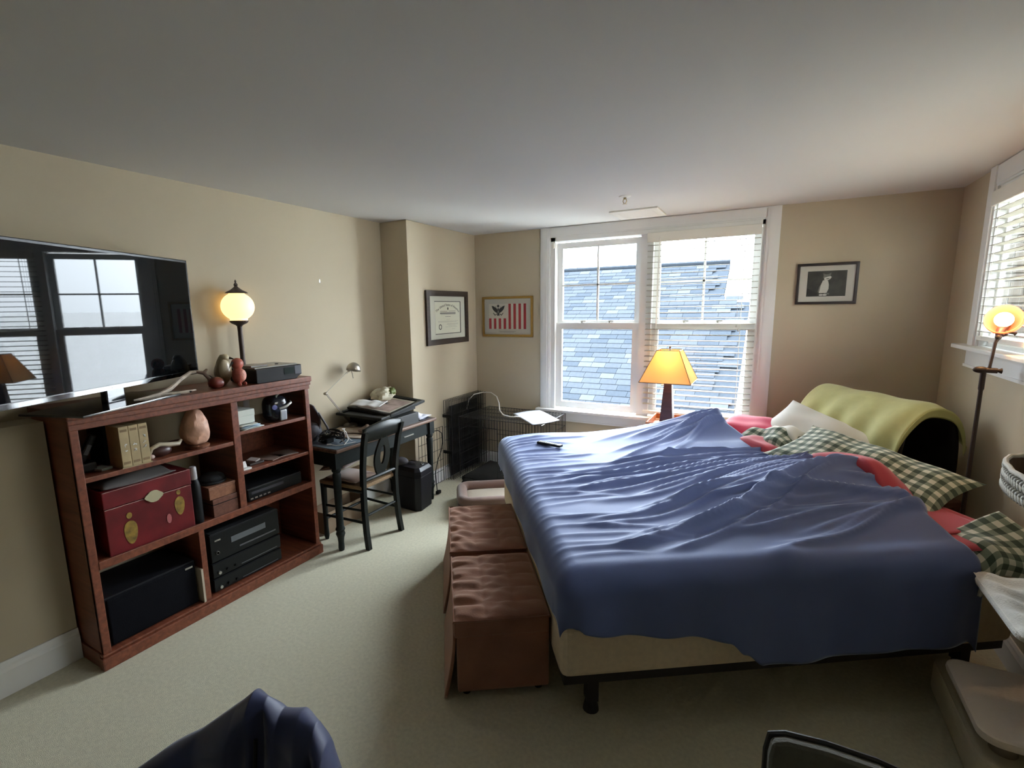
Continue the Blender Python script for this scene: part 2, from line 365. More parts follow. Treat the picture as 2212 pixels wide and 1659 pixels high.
# ------------------------------------------------------------------ right window
rw = sroot('window_2', (XR, 3.0, 0)); ry = lambda y: y - 3.0
c = MB()
for d0, d1, dp in ((0, .125, .012), (.018, .107, .022)):
    c.b2((-dp, ry(RY1) + .125 - d1, RZ0 + .002), (0, ry(RY1) + .125 - d0, H - .002)); c.b2((-dp, ry(RY0) - .125 + d0, RZ0 + .002), (0, ry(RY0) - .125 + d1, H - .002))
c.b2((-.012, ry(RY0), RZ1), (0, ry(RY1), H - .002)); c.b2((-.020, ry(RY0) + .002, RZ1 + .012), (0, ry(RY1) - .002, H - .01))
c.build('casing', M_TRIM, rw)
MB().b2((-.065, ry(RY0) - .17, 1.396), (.04, ry(RY1) + .24, 1.421)).build('stool', M_TRIM, rw, bevel=.006)
a = MB(); a.b2((-.016, ry(RY0) - .125, 1.29), (0, ry(RY1) + .125, 1.396)); a.b2((-.024, ry(RY0) - .125, 1.29), (0, ry(RY1) + .125, 1.306)); a.build('apron', M_TRIM, rw)
jb = MB(); jb.b2((0, ry(RY1) - .008, RZ0), (.056, ry(RY1), RZ1)); jb.b2((0, ry(RY0), RZ0), (.056, ry(RY0) + .008, RZ1)); jb.b2((0, ry(RY0), RZ1 - .02), (.056, ry(RY1), RZ1)); jb.b2((.036, ry(RY0), RZ0), (.056, ry(RY1), RZ0 + .02)); jb.build('jamb', M_TRIM, rw)
for y0, y1 in ((RY0 + .008, 3.0), (3.0, RY1 - .008)):
    f = MB(); a, b_ = ry(y0), ry(y1); fr = .032
    f.b2((.040, a, RZ0 + .02), (.056, a + fr, RZ1 - .02)); f.b2((.040, b_ - fr, RZ0 + .02), (.056, b_, RZ1 - .02)); f.b2((.040, a + fr, RZ0 + .02), (.056, b_ - fr, RZ0 + .02 + fr)); f.b2((.040, a + fr, RZ1 - .02 - fr), (.056, b_ - fr, RZ1 - .02))
    s_ = f.build('sash', M_TRIM, rw); MB().b2((.046, a + fr - .004, RZ0 + .048), (.050, b_ - fr + .004, RZ1 - .048)).build('pane', M_GLASS, s_)

# ------------------------------------------------------------------ outdoors
M_GROUND = mat('outdoor_ground', (.55, .55, .52), .95, var=.1, vscale=.6)
struct(MB().b2((-40, 5.2, -4.2), (40, 60, -4.0)).build('ground', M_GROUND))
struct(MB().b2((1.6, -20, -4.2), (40, 5.2, -4.0)).build('ground_side', mat('side_yard', (.14, .15, .11), .95)))
SH = [mat('shingle_%s' % n, cc, 1.0, var=.12, vscale=30, spec=0) for n, cc in (('grey', (.0122, .0140, .0166)), ('slate', (.0100, .0120, .0146)), ('light', (.0170, .0192, .0218)), ('mid', (.0133, .0152, .0178)))]
roof = thing('neighbour_roof', 'grey asphalt shingle roof of the house outside the window', 'roof', (-3.0, 13.0, 2.66))
K = math.tan(math.radians(30)); rl = 7.2
ca, sa = math.cos(math.radians(30)), math.sin(math.radians(30))
dk = MB()
for x0_, x1_, y0_, y1_ in ((-9, 2.07, 0, -1.55), (-9, 2.58, -1.55, -rl * ca)): dk.add([(x_, y_, y_ * K - dz_) for x_ in (x0_, x1_) for y_ in (y0_, y1_) for dz_ in (.02, .16)], [(0, 1, 3, 2), (4, 6, 7, 5), (0, 4, 5, 1), (2, 3, 7, 6), (0, 2, 6, 4), (1, 5, 7, 3)])
dk; dk.build('roof_deck', SH[1], roof)
MB().tube([(-9, 0, .01), (2.07, 0, .01)], .05, 6).build('ridge_cap', SH[1], roof)
MB().b2((2.07, -.02, -.35), (2.11, .02, .02)).build('rake_end', M_TRIM, roof)
protos = []
for q in range(4):
    b = MB(); wv = (.30, .36, .26, .33)[q]; b.add([(0, 0, .006), (wv, 0, .006), (wv, -.185, .016), (0, -.185, .016), (0, 0, 0), (wv, 0, 0), (wv, -.185, .004), (0, -.185, .004)], [(0, 1, 2, 3), (7, 6, 5, 4), (0, 3, 7, 4), (1, 5, 6, 2), (3, 2, 6, 7), (0, 4, 5, 1)])
    me = bpy.data.meshes.new('shingle'); me.from_pydata(b.v, [], b.f); me.materials.append(SH[q]); protos.append((me, wv))
rows = []
pr = random.Random(3); course = .165
for k in range(int(rl / course)):
    dist = rl - k * course; x = -6.3 + pr.random() * .3
    xmax = 2.05 if dist < 1.75 else 2.55
    while x < xmax:
        q = pr.choices((0, 1, 2, 3), (5, 4, 2, 4))[0]
        if x + protos[q][1] > xmax: break
        rows.append((dist, x, q)); x += protos[q][1] + .006
near = [r for r in rows if 1.9 < r[0] < 5.9 and -1.9 + (5.9 - r[0]) * .0 < r[1] < 1.35 and r[1] > -2.4 + .28 * (r[0] - 1.9)]
near = sorted(near, key=lambda r: -r[0])[:300]; ns = set(near); rest = MB(); restB = {q: MB() for q in range(4)}
for d_, x, q in rows:
    loc = (x, -(d_ - course) * ca, -(d_ - course) * sa + .0)
    if (d_, x, q) in ns:
        o = bpy.data.objects.new('shingle', protos[q][0]); COL.objects.link(o); o.parent = roof; o.location = loc; o.rotation_euler = (math.radians(30), 0, 0)
    else:
        Mx = Matrix.Translation(loc) @ Matrix.Rotation(math.radians(30), 4, 'X')
        restB[q].add([v.co[:] for v in protos[q][0].vertices], [tuple(p.vertices) for p in protos[q][0].polygons], Mx)
for q in range(4): restB[q].build('far_shingles', SH[q], roof)['kind'] = 'stuff'
an = thing('roof_antenna', 'thin television antenna above the neighbouring roof ridge', 'antenna', (-4.75, 13.4, 2.5))
b = MB(); b.tube([(0, 0, -.1), (0, 0, .5)], .012, 6); b.build('mast', M_WIRE, an)
b = MB(); b.tube([(-.35, 0, .2), (.25, 0, .45)], .008, 5)
for k in range(4): b.tube([(-.3 + .15 * k, -.12, .2 + .07 * k), (-.24 + .15 * k, .12, .30 + .07 * k)], .006, 5)
b.build('dipole', M_WIRE, an)
hs = thing('neighbour_house', 'white clapboard house wall beyond the shingle roof', 'house', (0, 15.6, -4))
b = MB()
for k in range(26): b.box((1.6, .02 * 0, .12 + k * .22), (6.2, .03, .225), rot=(math.radians(4), 0, 0))
b.build('wall', mat('white_clapboard', (.8, .8, .8), .7), hs)
MB().b2((-1.6, .1, 0), (4.8, 5, 5.75)).build('house_body', MATS['white_clapboard'], hs)
bw = struct(MB().b2((1.62, 7.03, -4), (5.2, 7.4, 5.2)).build('wall_outside_brick', mat('mortar', (.0320, .0300, .0250), .95)))
struct(MB().b2((3.4, -6, -4), (3.8, 7.03, 3.0)).build('wall_unseen_sky_block', mat('sky_block_pale', (.36, .34, .29), .9)))  # unseen wall, added to hold back sky light at the side window
bp_ = MB(); bp_.box((0, 0, 0), (.203, .02, .062)); bo = bp_.build('brick', mat('brick', (.0200, .0160, .0108), .9, var=.25, vscale=25), bw, bevel=.003, seg=1)
bo2 = MB().box((0, 0, 0), (.203, .02, .062)).build('brick', mat('brick_pale', (.0250, .0210, .0148), .9, var=.2, vscale=25), bw, bevel=.003, seg=1)
kk = 0
for r_ in range(26):
    for c_ in range(11):
        z = 1.25 + r_ * .074; y = 1.74 + c_ * .215 + (.107 if r_ % 2 else 0)
        if kk == 0: bo.location = (y, 7.025, z)
        elif kk == 1: bo2.location = (y, 7.025, z)
        else: link_copy(bo if pr.random() < .65 else bo2, bw, (y, 7.025, z))
        kk += 1

# ------------------------------------------------------------------ ceiling fittings, wall hook
v = thing('ceiling_vent', 'white louvred air register in the ceiling above the window', 'vent', (-1.02, 4.335, H))
f = MB(); f.ring([(-.19, -.19), (.19, -.19), (.19, .19), (-.19, .19)], [(-.135, -.12), (.135, -.12), (.135, .12), (-.135, .12)], -.012, 0); f.build('frame', M_CREAM, v, bevel=.004)
MB().b2((-.135, -.12, -.002), (.135, .12, -.0005)).build('duct', M_BLACK, v)
for k in range(7): MB().box((0, -.105 + .035 * k, -.010), (.268, .026, .002), rot=(math.radians(-28), 0, 0)).build('louvre', M_CREAM, v)
sp = thing('fire_sprinkler', 'small brass pendent sprinkler head on the ceiling', 'sprinkler', (-.954, 3.651, H))
MB().lathe([(.042, 0), (.040, -.004), (.012, -.010)], 24, cap=False).build('escutcheon', M_CREAM, sp, smooth=True)
b = MB(); b.cyl((0, 0, -.004), (0, 0, -.022), .010); b.tube([(.010, 0, -.02), (.013, 0, -.035), (.004, 0, -.05)], .003, 6); b.tube([(-.010, 0, -.02), (-.013, 0, -.035), (-.004, 0, -.05)], .003, 6); b.build('body', mat('brass', (.45, .36, .20), .35, metal=.9), sp, smooth=True)
b = MB(); b.cyl((0, 0, -.050), (0, 0, -.053), .007)
for k in range(8): b.box((.012 * math.cos(k * PI / 4), .012 * math.sin(k * PI / 4), -.052), (.010, .003, .001), rz=k * PI / 4)
b.build('deflector', MATS['brass'], sp)
hk = thing('picture_hook', 'tiny metal picture hook left on the bare wall', 'hook', (XL, 2.796, 1.912))
b = MB(); b.box((.0015, 0, 0), (.002, .007, .03)); b.tube([(.002, 0, -.012), (.010, 0, -.016), (.012, 0, -.006)], .002, 6); b.build('plate', M_STEEL, hk); MB().cyl((.001, 0, .012), (.012, 0, .02), .0014, n=6).build('nail', M_STEEL, hk)
# ================================================================== bookcase (front plane x=-2.685, y .965-2.285)
BX, BY = -2.685, .965
bk = thing('bookcase', 'reddish cherry wood open bookcase standing along the left wall', 'bookcase', (BX, BY, 0))
W_, D_ = 1.320, .372
def bpart(name, p, q, bev=.003): return MB().b2(p, q).build(name, M_CHERRY, bk, bevel=bev)
tp = MB(); tp.b2((-D_, -.012, 1.222), (.028, W_ + .012, 1.257)); tp.build('top_board', M_CHERRY, bk, bevel=.006)
cr = MB(); cr.b2((-.02, -.008, 1.200), (.020, W_ + .008, 1.222)); cr.b2((-.02, -.004, 1.172), (.011, W_ + .004, 1.200)); cr.build('cornice', M_CHERRY, bk, bevel=.004)
bpart('side_panel', (-D_, 0, .055), (0, .022, 1.222)); bpart('side_panel', (-D_, W_ - .022, .055), (0, W_, 1.222))
bpart('stile', (-.02, 0, .06), (.003, .034, 1.2)); bpart('stile', (-.02, W_ - .032, .06), (.003, W_, 1.2))
bpart('shelf', (-D_, .022, .497), (.0, W_ - .022, .530)); bpart('shelf_lip', (-.004, .034, .495), (.006, W_ - .032, .536))
bpart('shelf', (-D_ + .01, .022, .920), (-.004, .762, .944)); bpart('shelf', (-D_ + .01, .806, .968), (-.004, W_ - .022, .990)); bpart('shelf', (-D_ + .01, .806, .726), (-.004, W_ - .022, .748))
bpart('divider', (-D_, .764, .53), (0, .806, 1.222)); bpart('divider', (-D_, .503, .07), (0, .535, .497))
bpart('shelf', (-D_, .022, .055), (.0, W_ - .022, .075))
pl = MB(); pl.b2((-.02, -.014, .0), (.020, W_ + .012, .062)); pl.b2((-.02, -.008, .062), (.010, W_ + .008, .078)); pl.build('plinth', M_CHERRY, bk, bevel=.006)
bpart('plinth_side', (-D_ + .03, -.008, .0), (-.02, .01, .078)); bpart('plinth_side', (-D_ + .03, W_ - .01, .0), (-.02, W_ + .008, .078))
bpart('back_panel', (-D_ - .006, .764, .06), (-D_, W_, .97))
def bp(x, y, z): return (x, y, z)
# ---- television, turned towards the window
TVA = math.radians(23.8); tvd = Vector((-math.sin(TVA), math.cos(TVA), 0)); tvc = Vector((-2.95, 1.722, 0)) - tvd * .58
tv = thing('television', 'large black flat television reflecting the window, on the bookcase', 'television', (tvc.x, tvc.y, 1.257), math.atan2(tvd.y, tvd.x) - PI / 2)
# local: y along the screen, +x towards the room
b = MB(); b.b2((-.030, -.58, .072), (.002, .58, .722)); b.build('bezel', mat('tv_bezel', (.006, .006, .007), .25), tv, bevel=.004)
MB().b2((-.055, -.40, .14), (-.030, .40, .60)).build('rear_housing', M_BLACK, tv, bevel=.01)
MB().b2((.0021, -.566, .098), (.0035, .566, .708)).build('screen', mat('tv_screen', (.004, .005, .006), .02, spec=.26), tv)
MB().b2((.002, -.575, .074), (.0045, .575, .094)).build('chin', mat('tv_chin', (.004, .004, .005), .06, spec=.8), tv)
MB().b2((.004, -.035, .080), (.006, .035, .088)).build('logo_strip', M_STEEL, tv)
nk = MB(); nk.b2((-.045, -.055, .006), (-.012, .055, .09)); nk.build('neck', M_BLACKG, tv, bevel=.008)
pl = MB(); pl.prism([(-.20, -.30), (.13, -.33), (.13, .33), (-.20, .30)], .001, .010); pl.build('stand_plate', mat('tv_stand_glass', (.01, .01, .011), .08, spec=.7), tv, bevel=.002)
# ---- globe lamp
M_GLOBE = mat('lit_globe', (1, .82, .5), .3, emit=(1.0, .66, .27), estr=1.25)
gl = thing('globe_lamp', 'lit globe lamp with bronze finial beside the television', 'lamp', (-2.988, 2.040, 1.257))
MB().lathe([(.062, 0), (.062, .008), (.05, .018), (.03, .026), (.016, .04)], 28).build('base', M_BRONZE, gl, smooth=True)
MB().lathe([(.018, .03), (.015, .05), (.0145, .3), (.016, .335)], 20).build('column', M_BRONZE, gl, smooth=True)
MB().lathe([(.014, .335), (.022, .345), (.045, .356), (.055, .366), (.055, .374), (.048, .376)], 28).build('gallery', M_BRONZE, gl, smooth=True)
MB().tube([(.05, 0, .369), (.066, 0, .369)], .0035, 6).build('thumbscrew', M_BRONZE, gl)
R_ = .098
MB().lathe([(.052, .373)] + [(R_ * math.cos(a), .462 + R_ * .92 * math.sin(a)) for a in [math.radians(-58 + 118 * i / 18) for i in range(19)]] + [(.045, .548)], 32).build('globe', M_GLOBE, gl, smooth=True)
MB().lathe([(.068, .545), (.06, .553), (.035, .566), (.014, .583), (.009, .590), (.013, .598), (.009, .606), (.004, .611), (.006, .617), (.003, .628), (.001, .630)], 28).build('finial', M_BRONZE, gl, smooth=True)
pt = bpy.data.lights.new('globe_bulb', 'POINT'); pt.color = (1, .55, .22); pt.energy = 5.0; pt.shadow_soft_size = .10
po = bpy.data.objects.new('globe_bulb', pt); COL.objects.link(po); po.parent = gl; po.location = (.0, 0, .462)
# ---- figurines
def lathefig(name, label, loc, prof, m, **k):
    t = thing(name, label, 'figurine', loc); return t
M_STONEC = mat('cream_stone', (.50, .42, .27), .35, var=.25, vscale=18, coat=.3)
b1 = thing('bird_figurine', 'cream glazed stone bird figurine beside the pink bird', 'figurine', (-2.835, 1.800, 1.257))
def birdbody(rx, rz, hd):
    def fn(x, y, z):
        k = (z + 1) / 2; prof = .72 + .38 * math.sin(PI * min(1, k * 1.35)) if k < .62 else .55 + .30 * math.cos((k - .62) / .38 * PI / 2)
        return x * prof, y * prof, z
    return fn
MB().ell((0, 0, .090), (.047, .045, .092), 24, 18, fn=birdbody(1, 1, 1)).build('body', M_STONEC, b1, smooth=True)
MB().ell((.012, .012, .160), (.026, .026, .024), 16, 10).build('head', M_STONEC, b1, smooth=True)
MB().cyl((.030, .028, .160), (.052, .050, .150), .008, .001, 8).build('beak', mat('dark_horn', (.05, .045, .03), .4), b1, smooth=True)
MB().ell((.028, -.006, .092), (.020, .040, .062), 14, 10).build('wing', M_STONEC, b1, smooth=True)
MB().ell((.0, -.035, .03), (.03, .05, .025), 14, 10).build('tail', M_STONEC, b1, smooth=True)
M_PINK = mat('pink_stone', (.40, .10, .07), .45, var=.3, vscale=22, bump=.3, bscale=60)
b2_ = thing('bird_figurine', 'carved pink stone bird figurine in front of the globe lamp', 'figurine', (-2.715, 1.815, 1.257))
MB().ell((0, 0, .062), (.036, .034, .052), 24, 16).build('body', M_PINK, b2_, smooth=True)
MB().ell((0, .0, .130), (.034, .034, .034), 22, 14).build('head', M_PINK, b2_, smooth=True)
MB().tube([(.004, -.030, .140), (.008, -.046, .128), (.008, -.056, .112)], [.008, .005, .001], 8).build('beak', MATS['dark_horn'], b2_, smooth=True)
MB().ell((.022, .010, .062), (.016, .026, .036), 14, 10).build('wing', mat('pink_stone_carved', (.60, .26, .2), .5, bump=.6, bscale=90), b2_, smooth=True)
for s in (-.014, .02): MB().ell((.024, s, .012), (.016, .010, .012), 12, 8).build('foot', M_PINK, b2_, smooth=True)
ap_ = thing('pomegranate', 'small dark red dried pomegranate on the bookcase top', 'ornament', (-2.745, 1.695, 1.257))
MB().ell((0, 0, .032), (.042, .042, .034), 22, 14, fn=lambda x, y, z: (x * (1 - .06 * math.cos(5 * math.atan2(y, x))), y, z)).build('fruit', mat('pomegranate_skin', (.16, .03, .02), .4, var=.35, vscale=20), ap_, smooth=True)
MB().tube([(-.01, -.012, .062), (-.014, -.022, .074), (-.01, -.034, .080)], [.004, .003, .001], 6).build('stem', MATS['dark_horn'], ap_, smooth=True)
# ---- clock radio
rd = thing('cd_radio', 'black compact radio with grey top at the bookcase right end', 'radio', (-2.79, 2.062, 1.257))
def rprism(name, m, x0, x1, prof, par, bev=.004):   # prof in (y,z)
    n = len(prof); b = MB(); vs = [(x, y, z) for x in (x0, x1) for y, z in prof]
    b.add(vs, [tuple(range(n)), tuple(range(n, 2 * n))[::-1]] + [(i, n + i, n + (i + 1) % n, (i + 1) % n) for i in range(n)]); return b.build(name, m, par, bevel=bev)
rprism('body', M_BLACK, -.13, .125, [(-.155, 0), (.125, 0), (.135, .012), (.165, .024), (.165, .088), (-.165, .085), (-.165, .006)], rd)
MB().b2((-.125, -.155, .086), (.10, .155, .094)).build('top_plate', mat('grey_plastic', (.38, .37, .34), .5), rd, bevel=.004)
MB().b2((.118, .03, .035), (.1265, .105, .075)).build('display', mat('lcd', (.02, .03, .03), .1), rd)
MB().b2((.118, .112, .030), (.1268, .158, .082)).build('speaker_grille', mat('radio_blue', (.02, .025, .04), .4), rd)
for k in (-.03, .06): MB().cyl((.02, k, .094), (.02, k, .098), .010).build('button', M_BLACK, rd, smooth=True)
cd = thing('cd_case', 'grey disc case lying on the black radio', 'case', (-2.775, 1.965, 1.3525)); 
MB().b2((-.07, -.06, 0), (.055, .055, .010)).build('case', mat('grey_case', (.30, .29, .27), .4), cd, bevel=.002)
# ---- antler / driftwood
an_ = thing('driftwood_branch', 'pale forked driftwood branch lying before the television', 'driftwood', (-2.69, 1.24, 1.257))
M_DRIFT = mat('driftwood', (.46, .39, .32), .8, var=.25, vscale=25, bump=.4, bscale=60)
b = MB(); b.tube([(.0, .0, .010), (-.01, .07, .013), (-.03, .14, .018), (-.05, .20, .034), (-.085, .28, .075), (-.13, .36, .098), (-.16, .42, .095)], [.004, .007, .010, .012, .011, .010, .008], 8); b.build('branch', M_DRIFT, an_, smooth=True)
b = MB(); b.tube([(-.03, .14, .016), (-.02, .20, .011), (-.0, .27, .010)], [.010, .008, .006], 8); b.tube([(-.02, .2, .010), (-.05, .28, .009), (-.06, .34, .008)], [.007, .006, .004], 8); b.build('fork', M_DRIFT, an_, smooth=True)
b = MB(); b.tube([(-.15, .40, .097), (-.14, .44, .085), (-.165, .475, .10)], [.008, .012, .006], 8); b.tube([(-.14, .44, .088), (-.12, .455, .05), (-.115, .45, .004)], [.012, .008, .004], 8); b.build('root_end', mat('dark_driftwood', (.18, .12, .09), .8), an_, smooth=True)
# ---- shelf contents: upper left (z .944)
def box_thing(name, label, cat, loc, size, m, bev=.003, rz=0, group=None):
    o = MB().b2((-size[0] / 2, -size[1] / 2, 0), (size[0] / 2, size[1] / 2, size[2])).build(name, m, None, bevel=bev, loc=loc, rot=(0, 0, rz)); return tag(o, label, cat, group)
ph = thing('phone_handset', 'black cordless handset leaning in its charging cradle', 'phone', (-2.83, 1.045, .944))
MB().b2((-.05, -.045, 0), (.05, .045, .045)).build('cradle', M_BLACK, ph, bevel=.01); MB().box((-.005, .028, .095), (.030, .030, .16), rot=(math.radians(-28), 0, 0)).build('handset', M_BLACK, ph, bevel=.008); MB().box((.012, .030, .10), (.004, .018, .05), rot=(math.radians(-28), 0, 0)).build('earpiece', mat('dark_grey', (.05, .05, .055), .4), ph)
box_thing('note_pad', 'pale folded note in front of the black handset', 'note', (-2.78, 1.105, .944), (.07, .055, .012), mat('pale_green_paper', (.30, .34, .31), .8), .002, .3)
bb = box_thing('black_binder_box', 'tall black box behind the three beige tape volumes', 'box', (-2.90, 1.195, .944), (.17, .10, .212), M_BLACK)
tb = thing('tape_volume_set', 'beige slipcase of three video volumes with white script', 'tape set', (-2.755, 1.222, .944))
for k in range(3):
    o = MB().b2((-.085, -.064 + .043 * k, .004), (.062, -.064 + .043 * k + .0415, .204)).build('volume', mat('beige_cover', (.38, .29, .15), .6, var=.12, vscale=14), tb, bevel=.002)
    for zz in (.178, .018): MB().b2((.0622, -.058 + .043 * k, zz), (.0628, -.058 + .043 * k + .03, zz + .012)).build('band', mat('brown_print', (.20, .13, .06), .7), o)
    sc = MB(); y = -.043 + .043 * k; rr = random.Random(k)
    for q in range(2 if k < 2 else 3):
        z0 = .075 + q * .026 + (.004 if k == 2 else 0)
        for _ in range(4):
            a = rr.uniform(-.009, .009); sc.tube([(.0632, y + a, z0 + rr.uniform(0, .016)), (.0632, y + rr.uniform(-.01, .01), z0 + rr.uniform(.002, .018))], .0013, 5)
    sc.build('script', M_PAPER, o)
MB().b2((-.09, -.068, 0), (.064, .069, .004)).build('slipcase_base', MATS['beige_cover'], tb)
sh = thing('shell_ornament', 'cream horn curled around a dark round ornament on shelf', 'ornament', (-2.76, 1.365, .944))
MB().ell((0, 0, .030), (.04, .055, .032), 18, 12).build('dark_bowl', mat('dark_maroon', (.05, .018, .015), .4), sh, smooth=True)
MB().tube([(.01, -.062, .015), (.02, -.05, .055), (.02, -.01, .068), (.02, .04, .055), (.02, .085, .05), (.01, .105, .065)], [.009, .011, .012, .013, .012, .008], 10).build('horn', mat('cream_horn', (.42, .36, .26), .45), sh, smooth=True)
MB().ell((.02, -.055, .012), (.014, .016, .012), 12, 8).build('pearl', mat('pale_pink', (.5, .38, .35), .3), sh, smooth=True)
sl = thing('salt_lamp', 'rough pink salt crystal lamp on the upper shelf', 'lamp', (-2.765, 1.560, .944))
def rock(x, y, z):
    n = 1 + .06 * math.sin(7 * x + 3 * z) + .05 * math.sin(9 * y - 5 * z + 1); k = (z + 1) / 2
    w_ = (1.0 - .42 * k ** 2.2) * n; return x * w_, y * w_, z
MB().ell((0, 0, .118), (.072, .070, .104), 26, 20, fn=lambda x, y, z: rock(*[math.copysign(abs(q) ** .75, q) for q in (x, y, z)])).build('crystal', mat('salt_crystal', (.62, .36, .26), .45, var=.25, vscale=16, bump=.6, bscale=35), sl, smooth=True)
MB().lathe([(.062, 0), (.064, .012), (.055, .018)], 24).build('base', wood('lamp_base_wood', (.10, .04, .02), (.2, .08, .04)), sl, smooth=True)
# ---- middle left (z .536): red chest, cap, bottle, wooden boxes
rc = thing('lacquer_chest', 'red lacquered chest painted with yellow figures', 'chest', (-2.83, 1.262, .530))
MB().b2((-.15, -.205, 0), (.13, .205, .235)).build('body', mat('red_lacquer', (.125, .007, .010), .4, var=.3, vscale=9, coat=.2), rc, bevel=.004)
MB().b2((-.15, -.207, .238), (.132, .207, .322)).build('lid', MATS['red_lacquer'], rc, bevel=.004)
MB().prism([(.040 * math.cos(a) * (1 + .15 * math.cos(4 * a)), .030 * math.sin(a)) for a in [2 * PI * i / 18 for i in range(18)]], 0, .006, basis((.131, .015, .235), (0, 1, 0), (0, 0, 1), (1, 0, 0))).build('lock_plate', mat('ivory_brass', (.42, .38, .24), .4), rc)
M_YP = mat('yellow_paint', (.20, .12, .012), .6, var=.5, vscale=30)
for yy, zz, s in ((-.105, .10, 1.0), (.135, .15, .85)):
    f = MB(); Mx = basis((.1312, yy, zz), (0, 1, 0), (0, 0, 1), (1, 0, 0))
    f.prism([(.030 * s * math.cos(a), .060 * s * math.sin(a) * (1 - .2 * math.sin(a))) for a in [2 * PI * i / 18 for i in range(18)]], 0, .0006, Mx); f.prism([(.013 * s * math.cos(a), .075 * s + .016 * s * math.sin(a)) for a in [2 * PI * i / 12 for i in range(12)]], 0, .0006, Mx)
    f.build('painted_figure', M_YP, rc)
MB().prism([(.012 * math.cos(a), .026 * math.sin(a)) for a in [2 * PI * i / 12 for i in range(12)]], 0, .0006, basis((.1312, .075, .09), (0, 1, 0), (0, 0, 1), (1, 0, 0))).build('painted_figure', mat('faded_pink_paint', (.34, .09, .09), .6), rc)
gc = thing('folded_cloth', 'dusty grey folded cloth on top of the red chest', 'cloth', (-2.84, 1.24, .8525))
MB().grid(24, 24, lambda u, v: (-.12 + .24 * u, -.17 + .34 * v, .002 + .026 * (math.sin(PI * u) * math.sin(PI * v)) ** .4 + .006 * math.sin(9 * u + 4 * v))).build('cloth', mat('dusty_grey', (.10, .09, .085), .9), gc, smooth=True, solid=.003)
btl = thing('spray_bottle', 'dark bottle with a grey cap beside the red chest', 'bottle', (-2.725, 1.498, .530))
MB().lathe([(.027, 0), (.029, .006), (.029, .21), (.022, .24), (.017, .25)], 20).build('body', M_BLACK, btl, smooth=True); MB().lathe([(.018, .25), (.019, .255), (.018, .315), (.014, .322)], 20).build('cap', mat('grey_cap', (.36, .34, .34), .4), btl, smooth=True)
wb = thing('wooden_box', 'lower dark brown wooden box on the middle shelf', 'box', (-2.765, 1.645, .530)); M_BOXW = wood('box_wood', (.09, .03, .018), (.17, .07, .045))
MB().b2((-.09, -.072, 0), (.068, .078, .105)).build('body', M_BOXW, wb, bevel=.003); MB().b2((-.092, -.074, .072), (.070, .080, .076)).build('lid_seam', M_BLACK, wb)
wb2 = thing('wooden_box', 'upper lighter brown carved box stacked on the dark one', 'box', (-2.77, 1.64, .636)); 
MB().b2((-.085, -.080, 0), (.068, .080, .062)).build('body', wood('box_wood_light', (.16, .06, .03), (.30, .13, .07)), wb2, bevel=.003); MB().b2((-.087, -.082, .062), (.070, .082, .074)).build('lid', MATS['box_wood_light'], wb2, bevel=.003)
hat = thing('knitted_hat', 'black knitted hat resting on the wooden boxes', 'hat', (-2.79, 1.635, .710)); MB().ell((0, 0, .026), (.065, .070, .032), 20, 12, fn=lambda x, y, z: (x, y, max(z, -.8))).build('crown', mat('black_wool', (.012, .013, .014), .9, bump=.6, bscale=140), hat, smooth=True); MB().tube([(.066 * math.cos(a), .070 * math.sin(a), .008) for a in [2 * PI * i / 20 for i in range(20)]], .008, 6, closed=True).build('brim', MATS['black_wool'], hat, smooth=True)
# ---- lower left: subwoofer ; lower right: stack of hi-fi units (z .075)
sw = thing('subwoofer', 'black subwoofer cabinet in the lower left bay', 'speaker', (-2.85, 1.222, .0755))
MB().b2((-.18, -.215, 0), (.13, .225, .255)).build('cabinet', mat('black_ash', (.006, .006, .008), .6, spec=.2, var=.2, vscale=60), sw, bevel=.006); MB().b2((.13, -.205, .01), (.142, .215, .245)).build('grille_cloth', mat('grille_black', (.004, .004, .006), .9, spec=.1, bump=.5, bscale=400), sw, bevel=.006); MB().b2((.1422, .165, .222), (.144, .205, .232)).build('badge', M_STEEL, sw)
bkx = box_thing('paperback_book', 'thin upright paperback squeezed beside the subwoofer', 'book', (-2.78, 1.461, .0755), (.20, .012, .20), mat('cream_pages', (.45, .38, .28), .7), .001)
for k, (z0, hh, lab) in enumerate(((.0755, .085, 'lowest black hi-fi unit of the stack in the bookcase'), (.1610, .095, 'middle black hi-fi unit with small knobs in the stack'), (.2565, .175, 'top black amplifier with a long grey display strip'))):
    hf = thing('hifi_unit', lab, 'hi-fi', (-2.86, 1.762, z0), group=None)
    for fx in (-.12, .1):
        for fy in (-.18, .18): MB().cyl((fx, fy, 0), (fx, fy, .008), .018, n=12).build('foot', M_BLACK, hf)
    MB().b2((-.17, -.225, .008), (.145, .228, hh - .001)).build('case', M_BLACK, hf, bevel=.004)
    MB().b2((.145, -.225, .009), (.152, .228, hh - .003)).build('faceplate', mat('hifi_face', (.006, .007, .008), .35, spec=.3), hf, bevel=.003)
    if k == 2: MB().b2((.152, -.10, .085), (.1535, .13, .120)).build('display', mat('grey_display', (.12, .13, .14), .3), hf); MB().b2((.152, -.20, .13), (.156, -.165, .138)).build('power_button', M_STEEL, hf); MB().b2((.10, -.215, .174), (.145, .22, .1755)).build('vent_strip', mat('hifi_vent', (.025, .028, .03), .5), hf)
    for q in range(3): MB().cyl((.152, -.19 + .05 * q * (k != 2), hh * .35), (.163, -.19 + .05 * q * (k != 2), hh * .35), .009 - .001 * q, n=14).build('knob', M_STEEL if q == 0 else M_BLACK, hf, smooth=True)
    MB().b2((.152, -.05, hh * .22), (.1532, .20, hh * .27)).build('trim_line', mat('hifi_line', (.10, .10, .11), .35), hf)
